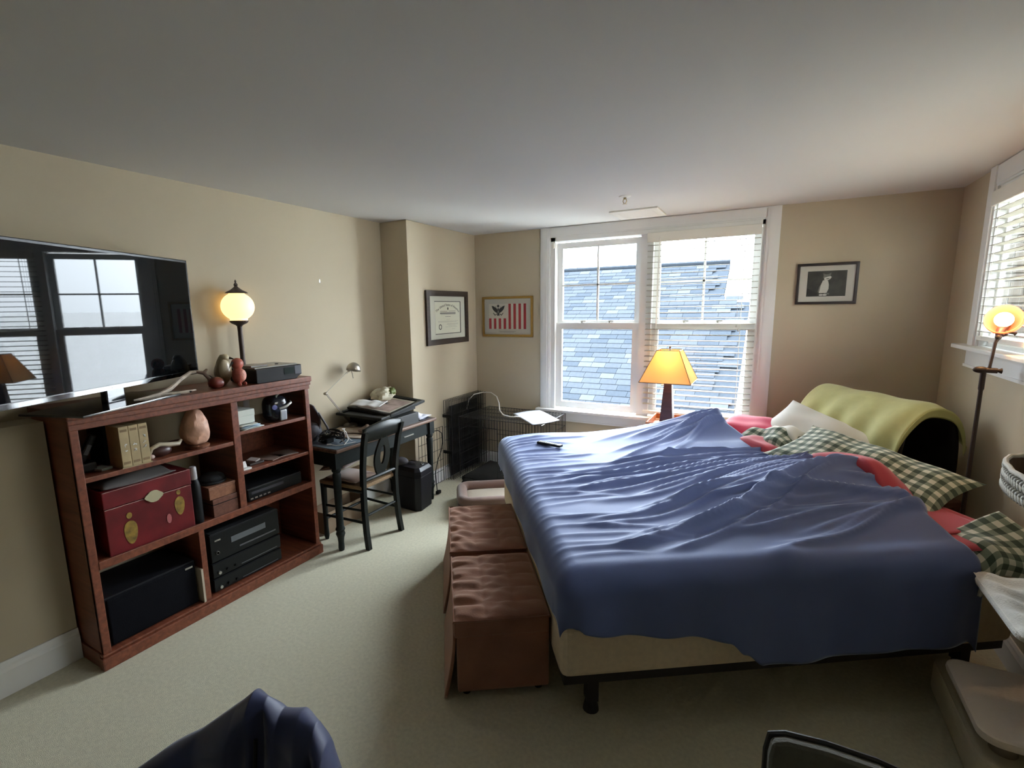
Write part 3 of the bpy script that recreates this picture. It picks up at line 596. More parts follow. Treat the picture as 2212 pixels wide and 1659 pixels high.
# ---- right bays
wbx = thing('stationery_box', 'white cardboard box on the pile of papers', 'box', (-2.79, 1.825, 1.027)); MB().b2((-.09, -.05, 0), (.085, .062, .060)).build('base', mat('mint_white', (.60, .64, .58), .7), wbx, bevel=.002); MB().b2((-.092, -.052, .045), (.087, .064, .082)).build('lid', MATS['mint_white'], wbx, bevel=.002)
for k, lab in enumerate(('bottom of the loose letter pile under the white box', 'pale blue leaflet third in the letter pile', 'blue-grey folded leaflet second in the letter pile', 'topmost envelope of the letter pile under the white box')):
    pp = thing('letter', lab, 'paper', (-2.785 + .004 * k, 1.845 - .004 * k, .990 + .009 * k), rz=(.06, -.08, .1, -.03)[k], group=None)
    MB().grid(8, 8, lambda u, v: (-.10 + .19 * u, -.055 + (.15 - .012 * k) * v, .001 + .0035 * math.sin(5 * v + k) ** 2 * u)).build('sheet', mat('paper_%d' % k, ((.62, .64, .60), (.42, .52, .58), (.36, .46, .55), (.66, .67, .62))[k], .8), pp, smooth=True, solid=.003)
rl_ = thing('paper_roll', 'white paper roll standing at the back of the shelf', 'roll', (-2.93, 1.995, .990)); MB().lathe([(.018, 0), (.018, .205), (.014, .205), (.014, .0)], 24, cap=False).build('tube', mat('roll_paper', (.66, .63, .64), .8), rl_, smooth=True)
kt = thing('boombox', 'small black and silver portable player with a handle', 'player', (-2.76, 2.075, .990))
MB().ell((0, 0, .082), (.062, .070, .082), 24, 16, fn=lambda x, y, z: tuple(math.copysign(abs(q) ** .6, q) for q in (x, y, z))).build('body', mat('player_black', (.01, .011, .016), .15), kt, smooth=True)
MB().b2((.045, -.012, .006), (.066, .038, .075)).build('front_panel', mat('silver_grey', (.30, .31, .32), .35, metal=.5), kt, bevel=.008); MB().tube([(.062, -.015, .085), (.072, .03, .095), (.060, .075, .11), (.03, .095, .115)], [.008, .010, .008, .005], 10).build('silver_band', M_STEEL, kt, smooth=True); MB().tube([(.03, -.012, .15), (.045, -.014, .172), (.05, .012, .185), (.035, .05, .180)], [.007, .006, .006, .005], 10).build('handle', M_STEEL, kt, smooth=True)
MB().cyl((.05, -.045, .10), (.066, -.05, .10), .016, n=16).build('dial', mat('dial_violet', (.28, .27, .45), .15, metal=.6), kt, smooth=True)
cdp = thing('place_card', 'small white folded card at the shelf front', 'card', (-2.725, 1.80, .748)); MB().box((-.008, 0, .022), (.002, .045, .045), rot=(0, math.radians(-22), 0)).build('card_back', M_PAPER, cdp); MB().b2((.0, -.022, 0), (.030, .03, .010)).build('card_foot', M_PAPER, cdp)
lc = thing('leather_wallet', 'dark leather wallet with loose cards on the shelf', 'wallet', (-2.79, 1.90, .748)); MB().b2((-.05, -.05, 0), (.05, .05, .014)).build('wallet', mat('dark_leather', (.03, .018, .014), .5), lc, bevel=.004); MB().box((.0, .01, .020), (.06, .05, .010), rot=(.1, .1, .4)).build('card_fold', mat('taupe_card', (.32, .27, .25), .7), lc)
for k, lab in enumerate(('brown brochure lying at the middle of the card shelf', 'grey-brown brochure at the right of the card shelf')):
    MBb = MB().b2((-.07, -.06, 0), (.07, .07, .004)).build('brochure', mat('brochure_%d' % k, ((.20, .13, .10), (.26, .20, .18))[k], .6), None, loc=(-2.80, 2.03 + .11 * k, .748), rot=(0, 0, .3 - .5 * k)); tag(MBb, lab, 'brochure')
vc = thing('video_recorder', 'black video recorder lying in the right bay', 'video recorder', (-2.87, 1.995, .5305)); MB().b2((-.16, -.195, .008), (.150, .205, .088)).build('case', M_BLACK, vc, bevel=.004); MB().b2((.150, -.193, .010), (.156, .203, .084)).build('faceplate', MATS['hifi_face'], vc, bevel=.003); MB().b2((.1562, -.17, .048), (.1572, .06, .066)).build('tape_slot', mat('slot_grey', (.06, .06, .07), .2), vc)
for fy in (-.15, .15): MB().b2((-.12, fy - .015, 0), (.12, fy + .015, .009)).build('foot', M_BLACK, vc)
for q in range(5): MB().b2((.156, -.18 + .03 * q, .02), (.1585, -.162 + .03 * q, .028)).build('button', M_STEEL, vc)
# ================================================================== desk
DX, DY = -2.79, 2.925
dk_ = thing('writing_desk', 'dark green farmhouse desk with a worn brown top edge', 'desk', (DX, DY, 0))
M_DTOP = wood('desk_top_wood', (.05, .025, .015), (.20, .11, .07), scale=(14, 1, 14))
tpx = MB(); tpx.b2((-.265, -.585, .722), (.27, .585, .748)); tpx.build('top', M_DTOP, dk_, bevel=.010, seg=3)
MB().b2((-.255, -.575, .748), (.235, .575, .7495)).build('top_inlay', mat('desk_dark_top', (.035, .04, .045), .4), dk_)
MB().b2((.205, -.53, .61), (.228, .53, .722)).build('apron', M_DKGREEN, dk_); MB().b2((-.24, -.53, .61), (-.22, .53, .722)).build('apron', M_DKGREEN, dk_)
MB().b2((-.22, -.553, .61), (.205, -.53, .722)).build('apron', M_DKGREEN, dk_); MB().b2((-.22, .53, .61), (.205, .553, .722)).build('apron', M_DKGREEN, dk_)
MB().b2((.2285, .18, .655), (.236, .30, .662)).build('drawer_pull', M_STEEL, dk_)
lp = MB(); lp.box((0, 0, .665), (.062, .062, .115)); lp.lathe([(.018, 0), (.022, .02), (.020, .06), (.024, .10), (.033, .125), (.027, .145), (.034, .16), (.026, .18), (.025, .3), (.028, .5), (.030, .56), (.024, .575), (.033, .59), (.031, .61)], 18)
leg = lp.build('leg', M_DKGREEN, dk_, smooth=True, loc=(.215, -.545, 0))
for x, y in ((.215, .545), (-.225, -.545), (-.225, .545)): link_copy(leg, dk_, (x, y, 0))
DZ = .7497
# ---- chair
ch = thing('desk_chair', 'black country chair with pierced splat and rush seat', 'chair', (-2.60, 2.655, 0))   # faces -x
CM = mat('chair_black', (.005, .0075, .0065), .42, spec=.3)
for s in (-1, 1):
    b = MB(); pts = [(.195, s * .180, 0), (.178, s * .176, .12), (.165, s * .172, .30), (.165, s * .170, .45), (.178, s * .176, .60), (.205, s * .184, .76), (.232, s * .190, .86)]
    for i in range(len(pts) - 1): b.add([(p[0] + dx, p[1] + dy, p[2]) for p in (pts[i], pts[i + 1]) for dx, dy in ((-.017, -.016), (.017, -.016), (.017, .016), (-.017, .016))], [(0, 1, 5, 4), (1, 2, 6, 5), (2, 3, 7, 6), (3, 0, 4, 7)] + ([(0, 1, 2, 3)] if i == 0 else []) + ([(4, 5, 6, 7)] if i == len(pts) - 2 else []))
    b.build('leg', CM, ch)
    MB().lathe([(.013, 0), (.019, .03), (.016, .1), (.020, .3), (.022, .40), (.024, .44)], 14, Matrix.Translation((-.205, s * .195, 0))).build('leg', CM, ch, smooth=True)
    MB().tube([(.168, s * .172, .19), (-.205, s * .195, .19)], .010, 8).build('stretcher', CM, ch, smooth=True)
    MB().tube([(.166, s * .172, .28), (-.205, s * .195, .27)], .009, 8).build('stretcher', CM, ch, smooth=True)
    MB().tube([(.165, s * .172, .425), (-.205, s * .195, .425)], .018, 8).build('seat_rail', CM, ch, smooth=True)
MB().tube([(-.205, -.195, .16), (-.205, .195, .16)], .010, 8).build('stretcher', CM, ch, smooth=True); MB().tube([(.170, -.172, .24), (.170, .172, .24)], .010, 8).build('stretcher', CM, ch, smooth=True)
b = MB(); b.grid(18, 3, lambda u, v: (.212 + .022 * v + .018 * math.sin(PI * u), -.200 + .40 * u, .785 + .095 * v + .030 * math.sin(PI * u) * v)); b.build('top_rail', CM, ch, smooth=True, solid=.022)
MB().tube([(.170, -.172, .50), (.182, 0, .505), (.170, .172, .50)], .014, 8).build('lower_rail', CM, ch, smooth=True)
Mx = basis((.176, 0, .505), (0, 1, 0), (.16, 0, .98), (1, 0, 0)); n = 28
outl = []
for i in range(n):
    a = 2 * PI * i / n; y = .15 + .155 * math.sin(a); k = math.cos(a); t_ = (math.sin(a) + 1) / 2
    wdt = .035 + .045 * math.sin(PI * min(1, max(0, t_ * .85 + .12))) ** 1.2; outl.append((math.copysign(wdt * abs(k) ** .35, k), y))
inn = [(.026 * math.cos(2 * PI * i / n), .155 + .075 * math.sin(2 * PI * i / n)) for i in range(n)]
MB().ring(outl, inn, -.008, .008, Mx).build('splat', CM, ch)
MB().prism([(0, .022), (.012, -.008), (-.012, -.008)], -.006, .006, basis((.200, 0, .72), (0, 1, 0), (.16, 0, .98), (1, 0, 0))).build('splat_tip', CM, ch)
b = MB(); b.add([(-.225, -.215, .435), (-.225, .215, .435), (.165, .19, .435), (.165, -.19, .435), (-.225, -.215, .465), (-.225, .215, .465), (.165, .19, .465), (.165, -.19, .465)], [(0, 3, 2, 1), (4, 5, 6, 7), (0, 1, 5, 4), (1, 2, 6, 5), (2, 3, 7, 6), (3, 0, 4, 7)]); b.build('seat', mat('rush_seat', (.26, .165, .085), .8, var=.3, vscale=20, stretch=(1, 9, 9), bump=.9, bscale=60), ch, bevel=.010)
def pillow_fn(L, W, Th, p=2.6, pinch=.06):
    def top(u, v, s):
        x, y = 2 * u - 1, 2 * v - 1
        h = ((1 - abs(x) ** p) * (1 - abs(y) ** p)); h = max(0, h) ** .55
        sx = x * (1 - pinch * (1 - y * y)) * L / 2; sy = y * (1 - pinch * (1 - x * x)) * W / 2
        return sx, sy, s * Th / 2 * h
    return top
def pillow(name, m, parent, L, W, Th, n=34, noise=None, M=None, uvs=1.0, p=2.6, pinch=.06, piping=None):
    f = pillow_fn(L, W, Th, p, pinch); b = MB()
    for s in (1, -1):
        def fn(u, v, s=s):
            x, y, z = f(u, v, s)
            if noise: z += noise(x, y, s) * (1 - abs(2 * u - 1) ** 6) * (1 - abs(2 * v - 1) ** 6)
            w_ = Vector((x, y, z)); return (M @ w_) if M else w_
        b.grid(n, n, fn, uv=lambda u, v: (u * L * uvs, v * W * uvs))
    return b.build(name, m, parent, smooth=True, angle=0)
cu = thing('seat_cushion', 'brown velvet cushion leaning on the rush chair seat', 'cushion', (-2.69, 2.62, .466)); M_VEL = mat('brown_velvet', (.24, .13, .09), .8, sheen=.5, var=.2, vscale=15)
pillow('cushion', M_VEL, cu, .30, .32, .10, noise=lambda x, y, s: .006 * math.sin(30 * x + 12 * y), M=Matrix.Translation((-.05, .03, .105)) @ Matrix.Rotation(math.radians(-24), 4, 'Y') @ Matrix.Rotation(.15, 4, 'Z'))
cu2 = thing('seat_pad', 'flat tan cushion pad on the front of the chair seat', 'cushion', (-2.62, 2.60, .4655)); pillow('pad', mat('tan_velvet', (.30, .19, .14), .85, sheen=.4), cu2, .30, .24, .05, M=Matrix.Translation((0, -.03, .025)))
# ---- shredder
sd = thing('paper_shredder', 'black paper shredder bin under the desk right end', 'shredder', (-2.60, 3.265, 0))
b = MB(); P0 = [(-.13, -.09), (.085, -.105), (.125, -.07), (.105, .115), (.07, .13), (-.13, .125)]
n = len(P0); vs = [(x * .92, y * .92, 0) for x, y in P0] + [(x, y, .30) for x, y in P0]; b.add(vs, [tuple(range(n))[::-1], tuple(range(n, 2 * n))] + [(i, (i + 1) % n, n + (i + 1) % n, n + i) for i in range(n)]); b.build('bin', mat('shredder_black', (.008, .008, .011), .4, spec=.3), sd, bevel=.008)
b = MB(); vs = [(x * 1.02, y * 1.02, .302) for x, y in P0] + [(x * 1.0, y * 1.0, .345) for x, y in P0] + [(x * .82, y * .82, .375) for x, y in P0]; b.add(vs, [tuple(range(n))[::-1], tuple(range(2 * n, 3 * n))] + [(i + k * n, (i + 1) % n + k * n, n + (i + 1) % n + k * n, n + i + k * n) for k in (0, 1) for i in range(n)]); b.build('head', MATS['shredder_black'], sd, bevel=.004)
MB().b2((-.09, -.006, .3745), (.03, .006, .3765)).build('paper_slot', M_BLACKG, sd); MB().b2((.045, .03, .375), (.065, .06, .380)).build('switch', M_BLACKG, sd)
cl = thing('dark_pouch', 'small dark fabric pouch lying on the shredder top', 'pouch', (-2.70, 3.22, .3765)); MB().ell((0, 0, .03), (.07, .06, .032), 18, 12, fn=lambda x, y, z: (x, y * (1 - .2 * x), max(z, -.9))).build('pouch', mat('dark_fabric', (.045, .04, .045), .9), cl, smooth=True); MB().tube([(.05, .02, .02), (.085, .04, .022), (.10, .06, .012)], .005, 6).build('strap', MATS['dark_fabric'], cl, smooth=True)
cb = thing('cardboard_box', 'low brown cardboard box under the desk behind chair', 'box', (-2.945, 2.72, 0)); b = MB(); b.ring([(-.095, -.22), (.095, -.22), (.095, .22), (-.095, .22)], [(-.089, -.214), (.089, -.214), (.089, .214), (-.089, .214)], 0, .17); b.b2((-.089, -.214, 0), (.089, .214, .006)); b.build('walls', mat('cardboard', (.28, .20, .13), .8), cb)
# ---- pile of frames and papers on the desk
def frame_thing(name, label, cat, M, w_, h_, fr, depth, fm, mm, ww=0, art=None):
    t = thing(name, label, cat); t.matrix_world = M
    o = [(-w_ / 2, -h_ / 2), (w_ / 2, -h_ / 2), (w_ / 2, h_ / 2), (-w_ / 2, h_ / 2)]; sc = lambda d: [(x - math.copysign(d, x), y - math.copysign(d, y)) for x, y in o]
    b = MB(); b.ring(o, sc(fr), 0, depth); b.ring(sc(fr * .15), sc(fr * .6), depth, depth + .003); b.build('frame', fm, t, bevel=.002)
    MB().prism(sc(fr - .003), .001, depth * .45).build('mat_board', mm, t)
    return t
M_FRBLK = mat('frame_black', (.008, .009, .009), .4, spec=.3)
box_thing('storage_box', 'black storage box at the back of the cluttered desk', 'box', (-2.925, 3.345, DZ), (.24, .30, .155), mat('black_brown_box', (.02, .012, .010), .5), .004)
box_thing('printer_tray', 'low black tray beside the desk nook wall', 'tray', (-2.90, 3.085, DZ), (.28, .185, .10), M_BLACK, .006)
box_thing('book_pile_block', 'thick black binder lying under the stacked frames', 'binder', (-2.65, 3.15, DZ), (.19, .30, .085), mat('binder_black', (.015, .017, .018), .5), .003)
pb = thing('carrier_bag', 'crumpled white and green carrier bag on the desk box', 'bag', (-2.93, 3.31, .906))
def bagf(x, y, z):
    n = 1 + .14 * math.sin(5 * x + 2 * y) + .10 * math.sin(8 * y - 4 * z) + .07 * math.sin(13 * x - 6 * z); return x * n, y * n, max(z * n, -.62)
MB().ell((0, 0, .045), (.085, .115, .062), 30, 20, fn=bagf).build('bag', mat('bag_white', (.56, .53, .40), .5, var=.06, vscale=12), pb, smooth=True, angle=.5); MB().ell((.035, .05, .070), (.052, .050, .034), 16, 10, fn=bagf).build('green_print', mat('bag_green', (.14, .18, .05), .5), pb, smooth=True)
M1 = basis((-2.80, 3.06, .858), (.985, .06, -.03), (-.06, .99, .03), (.03, -.03, 1)); M2 = basis((-2.795, 3.185, .888), (.99, .04, -.075), (-.04, .99, .09), (.078, -.09, .99))
t = frame_thing('framed_print', 'lower empty black picture frame of the pile on the desk', 'picture frame', M1, .46, .46, .03, .018, M_FRBLK, mat('frame_backing', (.03, .035, .036), .6))
t = frame_thing('framed_print', 'upper black picture frame with cream mat lying on the pile', 'picture frame', M2, .45, .47, .045, .020, M_FRBLK, mat('mat_taupe', (.30, .27, .22), .7))
MB().prism([(-.13, -.15), (.14, -.15), (.14, .15), (-.13, .15)], .010, .0105).build('print', mat('faded_print', (.30, .22, .19), .7, var=.35, vscale=14), t); MB().ring([(-.15, -.17), (.16, -.17), (.16, .17), (-.15, .17)], [(-.135, -.155), (.145, -.155), (.145, .155), (-.135, .155)], .0095, .011).build('inner_mat', mat('mat_cream', (.48, .44, .36), .7), t)
mz = thing('magazine', 'white folded brochure lying across the upper picture frame', 'magazine'); mz.matrix_world = basis((-2.865, 3.03, .924), (.95, .28, -.06), (-.28, .95, .10), (.085, -.08, .99))
MB().grid(14, 6, lambda u, v: (-.12 + .27 * u, -.10 + .17 * v, .004 + .022 * math.sin(2.4 * u * PI) ** 2 * (.3 + u * .7) * .6)).build('cover', mat('brochure_white', (.62, .62, .62), .5, var=.1, vscale=10), mz, smooth=True, solid=.004); MB().grid(14, 2, lambda u, v: (-.12 + .27 * u, .055 + .012 * v, .0065 + .022 * math.sin(2.4 * u * PI) ** 2 * (.3 + u * .7) * .6)).build('stripe', M_BLACK, mz, smooth=True)
for k, (x, y, w_, h_, rz, c_, lab) in enumerate(((-2.80, 2.80, .30, .21, .5, (.46, .40, .32), 'beige envelope left of the frame pile on the desk'), (-2.90, 2.70, .21, .28, -.3, (.42, .36, .28), 'tan folder under the white cables on the desk'), (-2.70, 2.70, .26, .18, .35, (.50, .44, .37), 'cream envelope near the front of the desk'), (-2.70, 3.46, .26, .20, .15, (.60, .60, .68), 'white papers at the right end of the desk'), (-2.66, 3.42, .16, .16, .3, (.10, .11, .16), 'dark blue folder under the white papers'))):
    o = MB().grid(8, 6, lambda u, v: (-w_ / 2 + w_ * u, -h_ / 2 + h_ * v, .003 + .004 * math.sin(3 * u + 2 * v) ** 2)).build('loose_paper', mat('desk_paper_%d' % k, c_, .75), None, smooth=True, solid=.003, loc=(x, y - (.06 if k == 3 else 0), DZ + .001 + (.008 if k in (0, 3) else 0)), rot=(0, 0, rz)); tag(o, lab, 'paper')
o = thing('letter_bundle', 'crumpled white letters piled on the desk right corner', 'paper', (-2.65, 3.42, DZ + .016)); MB().grid(16, 14, lambda u, v: (-.11 + .20 * u, -.10 + .17 * v, .006 + .028 * abs(math.sin(6 * u + 3 * v)) * math.sin(PI * u) * math.sin(PI * v))).build('sheets', mat('letter_white', (.64, .64, .72), .8), o, smooth=True, solid=.004, angle=.4)
bg = thing('laptop_bag', 'dark grey nylon bag leaning in the gap beside the bookcase', 'bag', (-2.92, 2.475, DZ)); M_BAG = mat('bag_grey', (.045, .045, .055), .75, bump=.3, bscale=120)
b = MB(); b.grid(16, 22, lambda u, v: (-.115 + .22 * u, .09 - .20 * (1 - v) + .10 * math.sin(PI * v) * (1 - .6 * v) - .0 - .13 * v ** 1.5, .27 * v + .01 * math.sin(9 * u + 7 * v))); b.build('flap', M_BAG, bg, smooth=True, solid=.012)
MB().ell((0, -.02, .07), (.11, .075, .075), 20, 14, fn=lambda x, y, z: (math.copysign(abs(x) ** .6, x), y, max(z, -.93))).build('body', M_BAG, bg, smooth=True); MB().tube([(.10, .0, .21), (.115, .025, .15), (.11, .065, .09), (.10, .09, .02)], .008, 6).build('strap', mat('bag_strap', (.08, .08, .085), .7), bg, smooth=True)
cbk = thing('cable_tangle', 'tangle of black cables and chargers on the desk corner', 'cables', (-2.70, 2.475, DZ)); rr = random.Random(5)
for k in range(7):
    pts = [(.075 * math.cos(a * 1.0 + k) * (1 + .3 * math.sin(2.3 * a + k)), .075 * math.sin(a + k) * (1 + .25 * math.cos(1.7 * a)), .010 + .05 * abs(math.sin(a * .8 + k)) + .004 * k) for a in [i * .42 for i in range(18)]]; MB().tube(pts, .0042, 6).build('cable', M_BLACK, cbk, smooth=True)
MB().b2((-.06, -.05, .002), (.0, .02, .045)).build('power_brick', M_BLACK, cbk, bevel=.008); MB().ell((-.04, -.01, .055), (.035, .03, .014), 14, 8).build('mouse', M_BLACKG, cbk, smooth=True)
wc = thing('white_cable', 'white charging cable looped at the front of the desk', 'cable', (-2.62, 2.46, DZ)); MB().tube([(-.02, -.055, .012), (.02, -.045, .006), (.055, .0, .006), (.045, .05, .03), (.0, .075, .075), (-.03, .085, .09), (.0, .06, .07), (.05, .07, .02), (.075, .09, .006), (.05, .02, .005), (.0, .03, .03), (-.04, .0, .05)], .0035, 6).build('cord', M_PAPER, wc, smooth=True); MB().box((-.03, -.06, .012), (.03, .012, .010), rz=.6).build('plug', M_PAPER, wc, bevel=.002); MB().box((-.045, .095, .088), (.026, .010, .008), rz=1.2).build('plug', M_PAPER, wc, bevel=.002)
mt_ = box_thing('desk_blotter', 'blue-grey blotter sheet at the desk front corner', 'blotter', (-2.66, 2.50, DZ), (.26, .30, .0015), mat('blotter_blue', (.10, .14, .18), .6), 0)
gv = thing('leather_gloves', 'brown leather glove case lying beside the beige envelopes', 'gloves', (-2.66, 2.80, DZ + .014)); MB().ell((0, 0, .022), (.06, .085, .024), 16, 10, fn=lambda x, y, z: (x * (1 + .2 * math.sin(6 * y)), y, max(z, -.9))).build('case', mat('tan_leather', (.13, .075, .055), .5, var=.3, vscale=20), gv, smooth=True); MB().tube([(-.04, .03, .04), (.0, .0, .05), (.045, -.05, .038)], .009, 8).build('fold', mat('pale_leather', (.38, .28, .23), .5), gv, smooth=True)
sn = thing('sticky_note', 'lime sticky note and rolled paper at the desk edge', 'note', (-2.575, 2.93, DZ + .001)); MB().box((0, .0, .018), (.002, .05, .055), rot=(.5, .2, 0)).build('note', mat('lime_note', (.50, .60, .20), .7), sn); MB().tube([(.02, -.05, .010), (.02, .03, .010)], .010, 12).build('roll', mat('tan_roll', (.50, .40, .26), .7), sn, smooth=True)
# ---- desk lamp
dl = thing('desk_lamp', 'brushed metal jointed desk lamp with a domed shade', 'lamp', (-2.97, 2.93, DZ)); M_LAMP = mat('satin_nickel', (.42, .39, .33), .35, metal=.8)
MB().lathe([(.055, 0), (.055, .012), (.045, .02), (.012, .026)], 24).build('base', M_LAMP, dl, smooth=True)
for k in (-.006, .006): MB().tube([(.0, .0 + k, .02), (.0, -.235 + k, .305)], .0035, 6).build('lower_arm', M_LAMP, dl, smooth=True); 
MB().tube([(0, -.24, .308), (0, .035, .465)], .0035, 6).build('upper_arm', M_LAMP, dl, smooth=True); MB().tube([(.01, -.013, .434), (.01, .017, .452)], .003, 6).build('upper_arm', M_LAMP, dl)
MB().ell((0, -.24, .306), (.014, .018, .012), 12, 8).build('elbow', M_LAMP, dl, smooth=True)
Mx = Matrix.Translation((.0, .075, .475)) @ Matrix.Rotation(math.radians(-14), 4, 'X')
MB().lathe([(.058, -.030), (.058, -.012), (.050, .012), (.034, .030), (.014, .040), (.001, .042)], 28, Mx, cap=False).build('shade', M_LAMP, dl, smooth=True, solid=.002); MB().lathe([(.054, -.020), (.001, -.016)], 20, Mx, cap=False).build('reflector', M_PAPER, dl, smooth=True); MB().tube([(.01, .035, .465), (.012, .05, .39)], .0035, 6).build('handle_rod', M_LAMP, dl, smooth=True)
# ================================================================== dog crate corner
def wire_panel(name, parent, o, eu, ev, lu, lv, nu, nv, r=.0021, frame=.0032, m=None):
    o, eu, ev = Vector(o), Vector(eu), Vector(ev); b = MB()
    b.tube([o, o + eu * lu, o + eu * lu + ev * lv, o + ev * lv], frame, 6, closed=True)
    for i in range(1, nu): b.tube([o + eu * (lu * i / nu), o + eu * (lu * i / nu) + ev * lv], r, 4, caps=False)
    for i in range(1, nv): b.tube([o + ev * (lv * i / nv), o + ev * (lv * i / nv) + eu * lu], r * 1.2, 4, caps=False)
    return b.build(name, m or M_WIRE, parent)
cr_ = thing('dog_crate', 'black wire dog crate standing under the window corner', 'crate', (-2.60, 3.99, 0))
cw, cd_, chh = .87, .595, .65
wire_panel('roof_panel', cr_, (0, 0, chh), (1, 0, 0), (0, 1, 0), cw, cd_, 30, 4)
wire_panel('back_panel', cr_, (0, cd_, .03), (1, 0, 0), (0, 0, 1), cw, chh - .03, 26, 5)
wire_panel('side_panel', cr_, (cw, 0, .03), (0, 1, 0), (0, 0, 1), cd_, chh - .03, 18, 5)
wire_panel('side_panel', cr_, (0, 0, .03), (0, 1, 0), (0, 0, 1), cd_, chh - .03, 18, 5)
wire_panel('front_panel', cr_, (.42, 0, .03), (1, 0, 0), (0, 0, 1), cw - .42, chh - .03, 15, 5)
wire_panel('front_header', cr_, (0, 0, .57), (1, 0, 0), (0, 0, 1), .42, .08, 14, 1)
b = MB(); b.b2((.01, .01, .012), (cw - .01, cd_ - .01, .018)); b.ring([(.01, .01), (cw - .01, .01), (cw - .01, cd_ - .01), (.01, cd_ - .01)], [(.016, .016), (cw - .016, .016), (cw - .016, cd_ - .016), (.016, cd_ - .016)], .012, .045); b.build('floor_tray', M_BLACK, cr_)
mtb = thing('crate_mat', 'black padded mat spilling out of the dog crate', 'mat', (-2.21, 4.22, .0))
MB().grid(30, 24, lambda u, v: (-.36 + .73 * u, -.27 + .60 * v, .058 + .022 * (math.sin(PI * min(1, max(0, u * 1.0))) * math.sin(PI * v)) ** .35 - .062 * sm(.16, 0, v) + .004 * math.sin(20 * u + 9 * v))).build('pad', mat('black_fleece', (.016, .016, .014), .95), mtb, smooth=True, solid=.02)
fp = thing('folded_crate_panels', 'folded black wire crate panels leaning against the wall', 'crate panels', (-2.745, 3.93, 0))
for k in range(4):
    hgt = .80 - .004 * k; wire_panel('panel', fp, (.012 + .022 * k, .0 + .012 * k, .012), (0, 1, 0), (0, 0, 1), .66, hgt, 22, 6, r=.002)
MB().b2((.001, .10, .015), (.006, .645, .735)).build('plastic_tray', mat('tray_black', (.010, .010, .011), .5), fp, bevel=.004)
b = MB()
for z in (.30, .66): b.box((.05, -.004, z), (.10, .012, .03))
b.build('clip', M_BLACK, fp, bevel=.002)
lw_ = thing('crate_door_panel', 'low open wire crate door behind the desk leg', 'crate panel', (-2.752, 3.535, 0)); wire_panel('grid', lw_, (0, 0, .006), (0, 1, 0), (0, 0, 1), .39, .55, 8, 5); b = MB(); b.tube([(.004, .06, .19), (.012, .06, .19), (.012, .06, .13), (.004, .06, .13)], .003, 6); b.tube([(.004, .09, .20), (.012, .09, .20), (.012, .09, .15), (.004, .09, .15)], .003, 6); b.build('latch', M_STEEL, lw_)
hp = thing('heating_pad', 'white heating pad lying on top of the dog crate', 'heating pad', (-1.905, 4.25, .6545))
cn = [Vector((-.265, .06)), Vector((-.09, .30)), Vector((.265, -.06)), Vector((.10, -.285))]
def padf(u, v):
    p = (cn[0] * (1 - u) + cn[3] * u) * (1 - v) + (cn[1] * (1 - u) + cn[2] * u) * v
    return (p.x, p.y, .006 + .010 * math.sin(3 * u + 1.2) * math.sin(2.5 * v) + .016 * u * v)
MB().grid(16, 16, padf).build('pad', mat('pad_white', (.74, .78, .86), .7), hp, smooth=True, solid=.005)
MB().tube([(-.16, -.11, .014), (-.20, -.13, .016), (-.27, -.14, .03), (-.33, -.10, .06), (-.39, .0, .11), (-.47, .10, .155), (-.58, .18, .175), (-.68, .19, .170), (-.76, .14, .150), (-.80, .10, .10), (-.815, .08, .0)], .0055, 8).build('cord', mat('cord_white', (.62, .60, .56), .5), hp, smooth=True); MB().box((-.145, -.10, .016), (.05, .022, .010), rz=.3).build('connector', mat('cord_white', (.62, .60, .56), .5), hp, bevel=.003)
kc = thing('power_cord', 'black power cord looped by the desk leg', 'cord', (-2.60, 3.56, 0)); MB().tube([(.0, .02, .60), (.02, .05, .60), (.01, .12, .56), (-.02, .17, .46), (-.03, .16, .38), (-.02, .08, .30), (-.01, .03, .2), (.0, .03, .05), (.01, .02, .006)], .004, 6).build('cord', M_BLACK, kc, smooth=True); MB().box((.012, .035, .02), (.03, .05, .03)).build('plug', M_BLACK, kc, bevel=.006)
# ================================================================== bed, turned 34.5 degrees
import numpy as np
BO = (-.65, 1.70); BT = math.radians(34.5)
def bthing(name, label, cat, z=0, group=None): return thing(name, label, cat, (BO[0], BO[1], z), BT, group)
bf = bthing('metal_bedstead', 'low dark metal bed frame under the box spring', 'bed frame')
M_FRM = mat('bed_frame_metal', (.02, .018, .018), .5)
for p, q in (((.02, .03, .145), (2.02, .07, .19)), ((.02, 1.86, .145), (2.02, 1.90, .19)), ((.02, .07, .145), (.06, 1.86, .19)), ((1.98, .07, .145), (2.02, 1.86, .19)), ((1.0, .07, .145), (1.05, 1.86, .18))): MB().b2(p, q).build('rail', M_FRM, bf)
lg = MB(); lg.b2((-.025, -.025, .05), (.025, .025, .15)); lg.cyl((0, 0, 0), (0, 0, .06), .034, .022, 14); lego = lg.build('leg', M_FRM, bf, loc=(.145, .06, 0))
for x, y in ((.145, 1.80), (1.0, .96), (1.9, .10), (1.9, 1.80), (.05, .96)): link_copy(lego, bf, (x, y, 0))
bs = bthing('box_spring', 'cream box spring showing below the blue sheet', 'box spring')
M_TICK = mat('cream_ticking', (.76, .64, .47), .85, var=.06, vscale=40, bump=.3, bscale=200)
MB().b2((0, 0, .19), (2.035, 1.93, .425)).build('base', M_TICK, bs, bevel=.045, seg=4)
b = MB(); b.tube([(-.002, .05, .41), (-.002, 1.88, .41)], .006, 6); b.tube([(.05, -.002, .41), (1.99, -.002, .41)], .006, 6); b.build('piping', M_TICK, bs)
mt = bthing('mattress', 'thick cream mattress on the box spring', 'mattress'); MB().b2((.07, .0, .426), (2.04, 1.93, .683)).build('core', M_TICK, mt, bevel=.06, seg=4)
